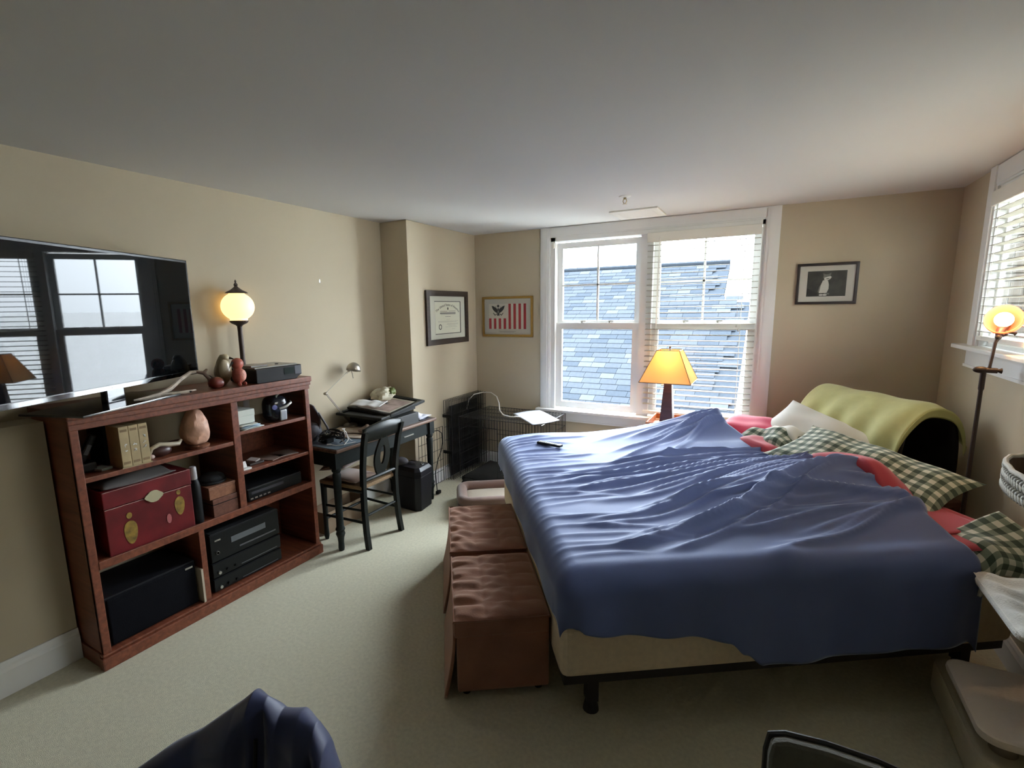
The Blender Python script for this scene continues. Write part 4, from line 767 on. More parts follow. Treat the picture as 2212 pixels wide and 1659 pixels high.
# ---- surfaces
def ip(tab, t):
    for (a, va), (b_, vb) in zip(tab, tab[1:]):
        if t <= b_:
            k = max(0., min(1., (t - a) / (b_ - a))); k = k * k * (3 - 2 * k); return va + (vb - va) * k
    return tab[-1][1]
PROF = [(-.1, -.02), (.0, -.01), (.24, .055), (.48, .165), (.75, .105), (1.03, .035), (1.30, .075), (1.62, .165), (1.84, .07), (1.98, .0)]
SEND = [(-.3, 1.74), (-.05, 1.73), (.1, 1.75), (.5, 1.755), (.75, 1.73), (1.03, 1.68), (1.3, 1.65), (1.65, 1.55), (2.0, 1.50)]
def lump(s, t): return ip(PROF, t) * sm(.45, 1.55, s) + .045 * math.exp(-((s - .95) / .38) ** 2 - ((t - 1.18) / .26) ** 2) + .03 * sm(1.2, 1.8, t) * sm(2.0, 1.85, t) * sm(-.1, .3, s)
fr_ = random.Random(11); FOLDS = []
def addf(s0, t0, s1, t1, amp, w0, w1): FOLDS.append((s0, t0, s1, t1, amp, w0, w1))
for k in range(17):
    t0 = .05 + 1.05 * k / 16 + fr_.uniform(-.02, .02); addf(fr_.uniform(.12, .55), t0, 1.70, .80 + (t0 - .55) * .62 + fr_.uniform(-.02, .02), fr_.uniform(.008, .018), fr_.uniform(.020, .030), .013)
for k in range(9):
    t0 = -.02 + .5 * k / 8; addf(fr_.uniform(.6, 1.0), t0, 1.80, .25 + (t0 - .2) * .2, fr_.uniform(.007, .014), .024, .013)
for k in range(12):
    t0 = 1.05 + .75 * k / 11; addf(fr_.uniform(.5, .95), t0, 1.56, 1.60 + (t0 - 1.4) * .12, fr_.uniform(.006, .014), .03, .012)
for k in range(26):
    t0 = .03 + 1.85 * k / 25 + fr_.uniform(-.015, .015); addf(-.06, t0, fr_.uniform(.25, .6), t0 + fr_.uniform(-.05, .05), fr_.uniform(.004, .009), .018, .014)
for k in range(8): t0 = .3 + .09 * k; addf(1.45, t0 + .05, 1.75, t0, fr_.uniform(.008, .018), .016, .012)
def folds(S, T):
    Z = np.zeros_like(S)
    for s0, t0, s1, t1, a, w0, w1 in FOLDS:
        k = np.clip((S - s0) / (s1 - s0), 0, 1); ks = k * k * (3 - 2 * k); tc = t0 + (t1 - t0) * ks + .012 * np.sin(9 * S + t0 * 20); w = .85 * (w0 + (w1 - w0) * k)
        win = np.clip((S - s0) / .22, 0, 1) * np.clip((s1 + .10 - S) / .14, 0, 1); win = win * win * (3 - 2 * win)
        d = (T - tc) / w; Z += 1.9 * a * win * np.exp(-np.abs(d) ** 1.4) * (1 - .2 * np.clip(d, -2, 2))
    return Z
RAD = .095
def drape(a, b_, z, t1):
    # a along the bed (negative hangs over the foot), b across (outside 0..t1 hangs over a side)
    ea = max(0., -a); eb = max(0., -b_, b_ - t1); d = (ea ** 4 + eb ** 4) ** .25
    if d <= 0: return a, b_, z
    ang = min(d / RAD, PI / 2); out = RAD * math.sin(ang); drop = RAD * (1 - math.cos(ang)) + max(0, d - RAD * PI / 2)
    k = out / d; x = a if ea == 0 else -ea * k; y = b_ if eb == 0 else (-eb * k if b_ < 0 else t1 + eb * k)
    return x, y, z - drop
TOP = .706; T1 = 1.93
nA, nB = 260, 250
us = np.linspace(0, 1, nA); vs_ = np.linspace(0, 1, nB)
def sheet_ab(u, v):
    b_ = -.40 + v * (T1 + .72)
    a0 = -.20; a1 = ip(SEND, max(-.3, min(2.0, b_)))
    return a0 + (a1 - a0) * u, b_
HEM = [(-.4, .262), (-.03, .268), (.2, .316), (.48, .35), (.64, .372), (.70, .42), (.79, .482), (.92, .50), (1.1, .485), (1.3, .46), (1.9, .455)]
A = np.zeros((nA, nB)); Bm = np.zeros((nA, nB))
for i, u in enumerate(us):
    for j_, v in enumerate(vs_): A[i, j_], Bm[i, j_] = sheet_ab(u, v)
FZ = folds(np.maximum(A, -.02), np.clip(Bm, .0, T1))
sheet = MB()
for i in range(nA):
    for j_ in range(nB):
        a, b_ = A[i, j_], Bm[i, j_]
        if b_ < 0: b_ = b_ * ip(HEM, a) / .40
        aa, bb = max(a, 0), min(max(b_, 0), T1)
        z = TOP + lump(aa, bb) + float(FZ[i, j_])
        edge = ip(SEND, max(-.3, min(2.0, bb))) - a
        if edge < .06: z -= .05 * (1 - edge / .06) ** 2
        x, y, z = drape(a - .06, b_, z, T1); x += .06
        hang = max(0, TOP - .04 - z)
        if b_ < 0: y += -.012 * math.sin(9 * a + 1.0) * min(1, hang * 5) - .010 * math.sin(21 * a) * min(1, hang * 4) - .03 * hang
        if a < 0: x += -.006 * math.sin(14 * b_) * min(1, hang * 5) - .02 * hang
        sheet.v.append((x, y, max(z, .20)))
sheet.f = [(i * nB + j_, (i + 1) * nB + j_, (i + 1) * nB + j_ + 1, i * nB + j_ + 1) for i in range(nA - 1) for j_ in range(nB - 1)]
sht = bthing('bed_sheet', 'wrinkled navy blue sheet pulled over the bed', 'sheet')
M_SHEET = mat('navy_cotton', (.106, .138, .292), .66, sheen=1.0, sheen_tint=(.70, .82, 1), spec=.5, var=.05, vscale=6, bump=.08, bscale=300)
M_SHEET.node_tree.nodes['Principled BSDF'].inputs['Specular Tint'].default_value = (.62, .74, 1, 1); M_SHEET.node_tree.nodes['Principled BSDF'].inputs['Sheen Roughness'].default_value = .3
sheet.build('cloth', M_SHEET, sht, smooth=True, angle=0, solid=.003)
# ---- red fitted sheet over the mattress head, red blanket ridge, gingham comforter
M_RED = mat('crimson_cotton', (.42, .030, .050), .8, sheen=.3)
rs = bthing('fitted_sheet', 'crimson fitted sheet at the head end of the mattress', 'sheet')
def rsf(u, v):
    a = 1.25 + .735 * u; b_ = -.055 + v * (T1 + .11); x, y, z = drape(a, b_, .690, T1); return a, y, z
MB().grid(60, 70, rsf).build('cloth', M_RED, rs, smooth=True, angle=0, solid=.004)
rb = bthing('red_blanket', 'bunched crimson blanket between the blue sheet and pillows', 'blanket')
def rbf(u, v):
    t = .06 + 1.72 * v; s0 = ip(SEND, t) - .16; s = s0 + .34 * u; k = sm(.28, 1.0, u)
    show = math.exp(-((t - .60) / .26) ** 4) + math.exp(-((t - 1.20) / .17) ** 4)
    z = TOP + ip(PROF, t) * (1 - .75 * k) + .006 - .06 * (1 - min(1, show)) + .028 * min(1, show) + .012 * math.sin(18 * t + 5 * u) * (1 - k) - .030 * k - .08 * sm(.18, 0, u) + .020 * math.sin(PI * u)
    return s, t, max(z, .698)
MB().grid(40, 90, rbf).build('cloth', M_RED, rb, smooth=True, angle=0, solid=.006)
M_GING = gingham('green_gingham', (.035, .060, .038), (.19, .23, .17), (.62, .62, .52), n=17)
cf = bthing('gingham_comforter', 'green and white checked comforter hanging by the bed head', 'comforter')
def cff(u, v):
    s = 1.69 + .31 * u + .015 * math.sin(5 * v); t = -.20 + .30 * v
    x, y, z = drape(s, t, TOP - .004 + .05 * math.exp(-((t - .10) / .12) ** 2) * sm(1.7, 1.9, s) + .014 * math.sin(16 * s + 8 * t), 5)
    if t < 0: y -= .018 * (1 + math.sin(13 * s)) * min(1, -t * 6)
    return s, y, z + .012 * math.sin(11 * t + 9 * s) - .06 * sm(.30, 0, u)
MB().grid(50, 60, cff, uv=lambda u, v: (u * .31, v * .30)).build('quilt', M_GING, cf, smooth=True, angle=0, solid=.012)
def bedM(s, t, z, rz=0, rx=0, ry=0): return Matrix.Translation((s, t, z)) @ Matrix.Rotation(rz, 4, 'Z') @ Matrix.Rotation(ry, 4, 'Y') @ Matrix.Rotation(rx, 4, 'X')
crump = lambda f, a: (lambda x, y, s: a * (math.sin(f * x + 7 * y) + .6 * math.sin(f * 1.7 * y - 5 * x)))
gp = bthing('gingham_pillow', 'long green checked pillow lying across the bed head', 'pillow')
pillow('case', M_GING, gp, .88, .46, .16, n=60, noise=crump(22, .008), M=bedM(1.87, .70, .782, math.radians(-70), math.radians(16), math.radians(8)), pinch=.09, p=2.2)
wp = bthing('white_pillow', 'white pillow standing up behind the checked pillow', 'pillow')
pillow('case', mat('white_cotton', (.72, .71, .66), .8, sheen=.2), wp, .74, .42, .14, n=50, noise=crump(18, .006), M=bedM(1.975, 1.20, .812, math.radians(-78), math.radians(34), math.radians(11)), pinch=.08)
pk = bthing('pink_pillow', 'bright pink pillow nearest the window on the bed', 'pillow')
pillow('case', mat('hot_pink_cotton', (.62, .035, .10), .8, sheen=.3), pk, .55, .40, .17, n=50, noise=crump(24, .006), M=bedM(1.80, 1.56, .782, math.radians(-62), math.radians(10)), pinch=.08)
g2 = bthing('gingham_blanket', 'crumpled green checked blanket bunched beside the pink pillow', 'blanket')
pillow('cloth', M_GING, g2, .46, .28, .15, n=60, noise=lambda x, y, s: .016 * math.sin(26 * x + 9 * y) + .010 * math.sin(40 * y - 12 * x), M=bedM(1.725, 1.27, .785, math.radians(-74), math.radians(14)), pinch=.14, p=2.0)
g3 = bthing('white_cloth', 'crumpled white cloth between pink pillow and checked blanket', 'cloth')
pillow('cloth', MATS['white_cotton'], g3, .26, .16, .09, n=40, noise=lambda x, y, s: .012 * math.sin(36 * x + 14 * y), M=bedM(1.80, 1.26, .835, math.radians(-70), .2), pinch=.15)
rmt = thing('remote_control', 'black remote control lying on the blue bed sheet', 'remote', (BO[0] + .285 * math.cos(BT) - 1.57 * math.sin(BT), BO[1] + .285 * math.sin(BT) + 1.57 * math.cos(BT), .733), math.radians(-10)) 
MB().b2((-.095, -.022, 0), (.095, .022, .016)).build('body', M_BLACK, rmt, bevel=.005); MB().b2((.07, -.018, .016), (.092, .018, .0166)).build('label', M_PAPER, rmt)
for i in range(9):
    for j_ in range(3): MB().b2((-.083 + .016 * i, -.014 + .010 * j_, .016), (-.074 + .016 * i, -.008 + .010 * j_, .018)).build('button', M_PAPER, rmt)
# ---- ottomans at the foot
M_SUEDE = mat('brown_suede', (.25, .108, .064), .85, sheen=.7, sheen_tint=(1, .75, .6), var=.15, vscale=7, bump=.3, bscale=120)
def ottoman(label, s0, s1, t0, t1, seed):
    t = bthing('ottoman', label, 'ottoman', group=None); o = MB(); zt = .385
    MB().b2((s0 + .01, t0, .035), (s1, t1, .30)).build('body', M_SUEDE, t, bevel=.012)
    r2 = random.Random(seed); ph = [r2.uniform(0, 6) for _ in range(6)]
    nT = 5; nS = 3
    def cush(u, v):
        x, y = u * 2 - 1, v * 2 - 1
        tuft = .011 * (abs(math.sin(nS * PI * u)) * abs(math.sin(nT * PI * v))) ** .5
        crs = .006 * math.sin(34 * v + 6 * math.sin(5 * u + ph[0]) + ph[1]) * (1 - u) ** 1.2 + .0035 * math.sin(55 * v + 11 * u + ph[2]) * (1 - u)
        rim = (1 - abs(x) ** 10) * (1 - abs(y) ** 10)
        return s0 + (s1 - s0) * u, t0 + (t1 - t0) * v, .37 + (.012 + tuft + crs) * max(0, rim) ** .5
    b = MB(); b.grid(60, 80, cush); b.build('cushion_top', M_SUEDE, t, smooth=True, angle=0)
    MB().b2((s0, t0, .295), (s1, t1, .372)).build('cushion_base', M_SUEDE, t, bevel=.010)
    b = MB(); b.tube([(s0, t0, .371), (s1, t0, .371), (s1, t1, .371), (s0, t1, .371)], .006, 6, closed=True); b.build('piping', M_SUEDE, t, smooth=True)
    b = MB(); b.grid(20, 14, lambda u, v: (s0 - .004 - .045 * (1 - v) ** 1.6, t0 + .01 + (t1 - t0 - .02) * u, .008 + .29 * v)); b.build('side_flap', M_SUEDE, t, smooth=True, solid=.012)
    for x, y in ((s0 + .05, t0 + .05), (s1 - .04, t0 + .05), (s0 + .05, t1 - .05), (s1 - .04, t1 - .05)): MB().cyl((x, y, 0), (x, y, .04), .018, .022, 12).build('foot', M_BLACK, t)
    return t
ottoman('brown suede tufted ottoman nearest the camera at the bed foot', -.425, -.012, .165, .735, 1)
ottoman('brown suede tufted ottoman behind the nearer one, by the dog bed', -.43, -.012, .785, 1.42, 2)
db = bthing('dog_bed', 'small brown bolster dog bed with cream cushion on floor', 'dog bed')
M_DB = mat('taupe_suede', (.20, .125, .10), .85, sheen=.5, bump=.3, bscale=100)
rr_ = lambda x0, x1, y0, y1, r, n=6: [(cx + r * math.cos(a), cy + r * math.sin(a)) for cx, cy, a0 in ((x1 - r, y1 - r, 0), (x0 + r, y1 - r, PI / 2), (x0 + r, y0 + r, PI), (x1 - r, y0 + r, 1.5 * PI)) for a in [a0 + PI / 2 * i / n for i in range(n + 1)]]
MB().prism(rr_(-.36, .36, 2.08, 2.56, .07), .002, .09).build('base', M_DB, db, bevel=.02); MB().tube([(x, y, .115) for x, y in rr_(-.315, .315, 2.125, 2.515, .07)], .046, 12, closed=True).build('bolster', M_DB, db, smooth=True)
MB().grid(24, 24, lambda u, v: (-.275 + .55 * u, 2.165 + .31 * v, .095 + .022 * (math.sin(PI * u) * math.sin(PI * v)) ** .4)).build('cushion', mat('cream_fleece', (.46, .40, .32), .95, bump=.6, bscale=90), db, smooth=True)
# ---- kennel under a lime cloth, on a stand, behind the bed head
stn = bthing('low_table', 'dark low table behind the bed carrying the covered kennel', 'table'); MB().b2((2.16, .72, .50), (2.555, 1.62, .53)).build('top', M_BOXW, stn)
for x in (2.19, 2.525):
    for y in (.75, 1.59): MB().b2((x - .02, y - .02, 0), (x + .02, y + .02, .50)).build('leg', M_BOXW, stn)
kn = bthing('pet_kennel', 'dark fabric pet kennel with an arched opening', 'kennel', .5305)
M_KEN = mat('kennel_black', (.008, .008, .009), .85)
def arch(k, w_, h_): # k 0..1 around the arch: up one side, over, down the other
    a = k * PI; return -math.cos(a) * w_ / 2 * (1 if abs(math.cos(a)) < .7 else 1), math.sin(a) ** .45 * h_
sc0, kw, kh = 2.36, .39, .555
b = MB(); b.grid(24, 20, lambda u, v: (sc0 + arch(u, kw, kh)[0],   .79 + .79 * v, arch(u, kw, kh)[1])); b.build('shell', M_KEN, kn, smooth=True, solid=.02)
b = MB(); b.b2((sc0 - kw / 2, .79, 0), (sc0 + kw / 2, 1.58, .012)); b.build('floor_board', M_KEN, kn); b = MB(); n = 24; b.prism([(arch(i / n, kw, kh)[0], arch(i / n, kw, kh)[1]) for i in range(n + 1)], 0, .015, basis((sc0, 1.58, 0), (1, 0, 0), (0, 0, 1), (0, -1, 0))); b.build('rear_wall', M_KEN, kn)
lc_ = bthing('lime_throw', 'lime green throw draped over the arched kennel', 'throw', .5305)
def limef(u, v):
    # u across the arch with flare on the bed side, v along
    t = .765 + .845 * v; x, z = arch(.04 + .92 * u, kw + .03, kh + .016)
    if u < .5: k = sm(.34, 0, u); x -= .045 * k; z += .0
    x += .010 * math.sin(26 * v + 4 * u) * sm(.5, 0, u) * 1.3; z += .004 * math.sin(15 * v)
    if u > .5: z = max(z, .34 + .03 * math.sin(10 * v)); 
    z -= .018 * sm(.10, 0, v) ; z = max(z, .10 if u < .5 else .0)
    return sc0 + x, t, z
b = MB(); b.grid(60, 60, limef); b.build('cloth', mat('lime_cotton', (.56, .56, .25), .85, sheen=.25, var=.04, vscale=20), lc_, smooth=True, angle=0, solid=.004)
def hemf(u, v):
    x, y, z = limef(.03 + .94 * u, 0); return x, y - .003 + .01 * v, z - (.052 + .006 * math.sin(14 * u)) * v
b = MB(); b.grid(60, 6, hemf); b.build('front_hem', mat('lime_cotton_dark', (.46, .48, .2), .85), lc_, smooth=True, angle=0, solid=.003)
# ================================================================== table lamp and nightstand by the window
ns = thing('nightstand', 'orange-brown wooden nightstand with a raised rim by the window', 'nightstand', (-.725, 4.410, 0)); M_OR = wood('orange_wood', (.30, .085, .02), (.50, .17, .05))
MB().b2((-.145, -.20, .655), (.145, .20, .675)).build('top', M_OR, ns); b = MB(); b.ring([(-.15, -.205), (.15, -.205), (.15, .205), (-.15, .205)], [(-.138, -.193), (.138, -.193), (.138, .193), (-.138, .193)], .65, .725); b.build('rim', M_OR, ns, bevel=.003)
MB().b2((-.13, -.18, .52), (.13, .18, .65)).build('drawer_box', M_OR, ns); MB().b2((-.115, -.188, .535), (.115, -.18, .64)).build('drawer_front', M_OR, ns, bevel=.003); MB().ell((0, -.198, .588), (.012, .012, .012), 12, 8).build('knob', M_BRONZE, ns, smooth=True)
for x in (-.125, .125):
    for y in (-.175, .175): MB().b2((x - .017, y - .017, 0), (x + .017, y + .017, .65)).build('leg', M_OR, ns)
tl = thing('table_lamp', 'lit table lamp with an amber pyramid shade by the window', 'lamp', (-.720, 4.305, .676)); M_DW = wood('dark_lamp_wood', (.05, .025, .018), (.10, .05, .035))
b = MB(); b.add([(x * .055, y * .055, .018) for x, y in ((-1, -1), (1, -1), (1, 1), (-1, 1))] + [(x * .026, y * .026, .44) for x, y in ((-1, -1), (1, -1), (1, 1), (-1, 1))], [(0, 3, 2, 1), (4, 5, 6, 7), (0, 1, 5, 4), (1, 2, 6, 5), (2, 3, 7, 6), (3, 0, 4, 7)]); b.build('column', M_DW, tl, bevel=.004); MB().b2((-.065, -.065, 0), (.065, .065, .018)).build('base', M_DW, tl, bevel=.004)
MB().cyl((-.034, -.028, .36), (-.052, -.036, .36), .006, n=10).build('switch', M_STEEL, tl, smooth=True)
M_SHADE = shade_mat('amber_shade', (.70, .46, .22), (.72, .42, .15), .45)
s0, s1, z0, z1 = .200, .088, .395, .650
b = MB(); q4 = ((-1, -1), (1, -1), (1, 1), (-1, 1)); b.add([(x * s0, y * s0, z0) for x, y in q4] + [(x * s1, y * s1, z1) for x, y in q4], [(0, 1, 5, 4), (1, 2, 6, 5), (2, 3, 7, 6), (3, 0, 4, 7)]); b.build('lamp_shade', M_SHADE, tl)
b = MB(); b.tube([(x * s0, y * s0, z0) for x, y in q4], .003, 6, closed=True); b.tube([(x * s1, y * s1, z1) for x, y in q4], .003, 6, closed=True)
for x, y in q4: b.tube([(x * s0, y * s0, z0), (x * s1, y * s1, z1)], .0025, 6)
b.build('shade_wire', M_BRONZE, tl); b = MB(); b.tube([(-s1, 0, z1), (s1, 0, z1)], .002, 6); b.tube([(0, -s1, z1), (0, s1, z1)], .002, 6); b.cyl((0, 0, .44), (0, 0, z1 + .01), .004, n=8); b.build('harp', M_BRONZE, tl); MB().lathe([(.006, z1 + .004), (.004, z1 + .012), (.009, z1 + .022), (.006, z1 + .028)], 12).build('finial', M_BRONZE, tl, smooth=True)
MB().ell((0, 0, .525), (.028, .028, .038), 16, 12).build('bulb', mat('lamp_bulb', (1, .8, .5), .3, emit=(1, .62, .28), estr=8), tl, smooth=True)
pt = bpy.data.lights.new('table_bulb', 'POINT'); pt.color = (1, .56, .22); pt.energy = 8.0; pt.shadow_soft_size = .045; po = bpy.data.objects.new('table_bulb', pt); COL.objects.link(po); po.parent = tl; po.location = (.0, 0, .525)
# ================================================================== floor lamp in the corner
fl = thing('floor_lamp', 'antique bronze floor lamp with a glowing pink glass shade', 'lamp', (.935, 3.345, 0))
MB().lathe([(.115, 0), (.115, .012), (.09, .022), (.03, .035), (.014, .06)], 28).build('base', M_BRONZE, fl, smooth=True); MB().lathe([(.011, .05), (.010, .6), (.009, 1.24), (.012, 1.25), (.012, 1.33), (.008, 1.335)], 14).build('pole', M_BRONZE, fl, smooth=True)
b = MB(); b.ell((-.012, 0, 1.345), (.030, .017, .017), 16, 10); b.tube([(-.02, 0, 1.345), (.05, .0, 1.342)], [.014, .013], 10); b.cyl((.05, 0, 1.342), (.066, 0, 1.342), .006, .014, 10); b.build('swivel_joint', M_BRONZE, fl, smooth=True)
MB().tube([(.018, 0, 1.345), (.020, 0, 1.36), (.028, 0, 1.48), (.034, 0, 1.50)], [.012, .007, .007, .009], 10).build('arm', M_BRONZE, fl, smooth=True)
b = MB(); b.ell((.036, 0, 1.508), (.014, .014, .014), 12, 8); b.tube([(.036, 0, 1.505), (.058, -.004, 1.517)], [.006, .005], 8); b.ell((.062, -.005, 1.519), (.007, .006, .006), 10, 6); b.build('knuckle', M_BRONZE, fl, smooth=True)
ax = Vector((-.42, -.80, .28)).normalized(); hx = Vector((0, 0, 1)).cross(ax).normalized(); hy = ax.cross(hx); Mx = basis((.050, .015, 1.592), hx, hy, ax)
M_PSH = shade_mat('pink_glass', (.62, .34, .26), (.85, .42, .26), .5)
R_ = .072
MB().lathe([(R_ * math.sin(a) * (1.0), -R_ * math.cos(a) * .95) for a in [math.radians(14 + 88 * i / 14) for i in range(15)]], 32, Mx, cap=False).build('shade', M_PSH, fl, smooth=True, solid=.003)
MB().tube([(.036, 0, 1.51), (.04, .01, 1.525), (.05, .02, 1.545), tuple(Mx @ Vector((0, 0, -.072)))], [.012, .016, .020, .018], 10).build('socket_cup', mat('maroon_metal', (.06, .02, .025), .5), fl, smooth=True)
MB().tube([(.055, -.01, 1.535), (.085, -.012, 1.527), (.092, -.012, 1.524)], [.006, .006, .010], 8).build('key_switch', M_BRONZE, fl, smooth=True)
MB().lathe([(.02, -.058), (.022, -.05), (.012, -.04)], 16, Mx).build('socket', mat('socket_orange', (.5, .2, .08), .5), fl, smooth=True)
MB().ell((0, 0, -.002), (.036, .036, .040), 18, 12, M=Mx).build('bulb', mat('floor_bulb', (1, .9, .6), .3, emit=(1, .70, .30), estr=7.0), fl, smooth=True)
pt = bpy.data.lights.new('floor_bulb', 'POINT'); pt.color = (1, .60, .26); pt.energy = 5.0; pt.shadow_soft_size = .04; po = bpy.data.objects.new('floor_bulb', pt); COL.objects.link(po); po.parent = fl; po.location = Mx @ Vector((0, 0, .045))
# ================================================================== cat tree
ct = thing('cat_tree', 'cream plush cat tree with platforms and a woven basket', 'cat tree', (.90, 2.33, 0))
M_PLUSH = mat('cream_plush', (.78, .76, .70), .95, sheen=.6, var=.06, vscale=30, bump=.6, bscale=160); M_ROPE = mat('sisal', (.36, .30, .22), .9, bump=.8, bscale=260, stretch=(1, 1, 8))
MB().prism(rr_(-.185, .145, -.27, .36, .06), 0, .14).build('base', mat('tan_plush', (.66, .60, .45), .95, bump=.6, bscale=160), ct, bevel=.02)
MB().prism(rr_(-.20, .145, -.28, .17, .06), .225, .255).build('platform', mat('pale_plush', (.80, .70, .60), .95, sheen=.5, bump=.4, bscale=160), ct, bevel=.012)
pb_ = MB(); pb_.prism(rr_(-.135, .15, -.24, .225, .055), .585, .615); pb_.build('platform', M_PLUSH, ct, bevel=.012)
def plf(u, v):
    x = -.13 + .275 * u; y = -.235 + .455 * v; rim = (1 - abs(2 * u - 1) ** 8) * (1 - abs(2 * v - 1) ** 8)
    return x, y, .612 + (.016 + .007 * math.sin(26 * v + 3 * math.sin(5 * u)) + .005 * math.sin(15 * u)) * max(0, rim) ** .5
MB().grid(30, 40, plf).build('plush_cover', M_PLUSH, ct, smooth=True, angle=0)
for z0_, z1_ in ((.14, .226), (.254, .586), (.63, .965)): MB().cyl((.055, .06, z0_), (.055, .06, z1_), .042, n=24).build('post', M_ROPE, ct, smooth=True)
MB().cyl((-.10, -.16, .14), (-.10, -.16, .226), .038, n=20).build('post', M_ROPE, ct, smooth=True)
# woven basket: three plaited rope bands on an oval
bc = (.035, .115)
def ov(a, k=0): return (bc[0] + (.118 + k) * math.cos(a), bc[1] + (.30 + k) * math.sin(a))
MB().prism([ov(2 * PI * i / 40, -.006) for i in range(40)], .965, .975).build('basket_floor', mat('basket_brown', (.14, .09, .06), .9), ct)
b = MB(); b.ring([ov(2 * PI * i / 40, .0) for i in range(40)], [ov(2 * PI * i / 40, -.006) for i in range(40)], .965, 1.055); b.build('basket_wall', MATS['basket_brown'], ct)
M_RO = mat('white_rope', (.56, .54, .48), .9, bump=.5, bscale=200); strand = MB()
for row in range(4):
    z = .978 + .022 * row; N_ = 88
    for i in range(N_):
        a = 2 * PI * i / N_; p = ov(a, .006); q = ov(a + 1.5 * 2 * PI / N_, .010); sgn = 1 if row % 2 else -1
        strand.tube([(p[0], p[1], z - .010 * sgn), ((p[0] + q[0]) / 2 * 1.0, (p[1] + q[1]) / 2, z), (q[0], q[1], z + .010 * sgn)], [.004, .0068, .004], 5)
strand.build('basket_weave', M_RO, ct, smooth=True, angle=0)
b = MB(); b.tube([(*ov(2 * PI * i / 48, .004), 1.062 + .003 * math.sin(i * 2.1)) for i in range(48)], .009, 8, closed=True); b.build('basket_rim', M_RO, ct, smooth=True)
# ================================================================== grey chair at the lower edge
gc_ = thing('grey_chair', 'grey upholstered chair back with dark piping nearest the camera', 'chair', (.24, 1.02, 0), math.radians(6)); M_GREY = mat('grey_upholstery', (.11, .112, .09), .9, sheen=.3, var=.12, vscale=40, bump=.4, bscale=220)
outl = [(-.205, -.40), (-.195, .0), (-.19, .028), (-.165, .036), (-.10, .038), (-.02, .032), (.06, .016), (.14, -.010), (.22, -.048), (.28, -.10), (.30, -.18), (.30, -.40)]
Mg = basis((0, 0, .825), (1, 0, 0), (0, .25, .968), (0, -.968, .25))
MB().prism(outl, -.0, .035, Mg).build('backrest', M_GREY, gc_, bevel=.014, seg=3)
b = MB(); b.tube([Mg @ Vector((x, y, .004)) for x, y in outl], .007, 8); b.build('piping', mat('dark_piping', (.012, .013, .012), .6), gc_, smooth=True)
MB().b2((-.22, -.50, .40), (.22, -.10, .48)).build('seat', M_GREY, gc_, bevel=.02)
for x in (-.19, .19):
    for y in (-.46, -.14): MB().cyl((x, y, 0), (x, y, .41), .016, .02, 12).build('leg', M_BLACK, gc_)
# ================================================================== jacket on a chair
jc = thing('side_chair', 'dark green painted chair hidden under the navy jacket', 'chair', (-.837, .305, 0), math.radians(21.5)); CMG = mat('chair_green', (.018, .026, .024), .45)
for s in (-1, 1):
    MB().tube([(s * .19, .20, 0), (s * .185, .19, .45), (s * .19, .205, .70 if s < 0 else .80)], .017, 8).build('leg', CMG, jc, smooth=True); MB().tube([(s * .19, -.18, 0), (s * .19, -.18, .44)], .016, 8).build('leg', CMG, jc, smooth=True)
MB().b2((-.21, -.20, .43), (.21, .20, .46)).build('seat', CMG, jc, bevel=.008)
b = MB(); b.grid(16, 5, lambda u, v: (-.20 + .41 * u, .195, .50 + .16 * v + .10 * u * v)); b.build('back_panel', CMG, jc, smooth=True, solid=.02)
jk = thing('puffer_jacket', 'navy blue puffer jacket draped over a chair back', 'jacket', (-.90, .50, 0))
M_JK = mat('navy_nylon', (.022, .034, .115), .5, sheen=.3, var=.15, vscale=8, bump=.12, bscale=40)
RIDGE = [Vector(p) for p in ((-.685, .575, .790), (-.712, .580, .835), (-.745, .587, .862), (-.79, .588, .868), (-.835, .578, .862), (-.862, .568, .892), (-.89, .556, .902), (-.925, .543, .868), (-1.0, .50, .808), (-1.06, .46, .770), (-1.13, .40, .715), (-1.19, .35, .67))]
def ridge(u):
    k = u * (len(RIDGE) - 1); i = min(int(k), len(RIDGE) - 2); f = k - i; f = f * f * (3 - 2 * f) * .5 + f * .5; return RIDGE[i].lerp(RIDGE[i + 1], f)
JN = Vector((.50, -.866, 0))
def jkf(u, v):
    p = ridge(u); arc = v * 2 - 1; fold = .55 * math.sin(24 * u + .8 * math.sin(9 * u)) + .35 * math.sin(47 * u + 2) + .3 * math.sin(11 * u) + .35 * math.sin(30 * v + 14 * u)
    if abs(arc) < .3: a = arc / .3 * PI / 2; r = .042 + .016 * fold; off = math.sin(a) * r; dz = r * (math.cos(a) - 1)
    else: d = (abs(arc) - .3) / .7; r = .042 + .016 * fold; off = math.copysign(r + d * (.06 + .05 * fold), arc); dz = -r - .40 * d + .010 * math.sin(16 * d + 20 * u)
    q = p - JN * off + Vector((0, 0, dz)); return q.x + .90, q.y - .50, q.z
MB().grid(150, 80, jkf).build('body', M_JK, jk, smooth=True, angle=0, solid=.008)
def jt(*P): return [(x + .90, y - .50, z) for x, y, z in P]
def slf(u, v):   # hanging sleeve: a flattened, creased tube
    p = Vector((-.735, .55, .80)).lerp(Vector((-.75, .50, .48)), u); a = 2 * PI * v; r = (.040 - .008 * u) * (1 + .16 * math.sin(26 * u + 2 * math.sin(a)) + .10 * math.sin(3 * a + 5 * u)) * min(1, (u + .02) * 9) ** .5
    return p.x + .90 + r * math.cos(a) * 1.25, p.y - .50 + r * math.sin(a), p.z
MB().grid(50, 33, slf).build('sleeve', M_JK, jk, smooth=True, angle=0)
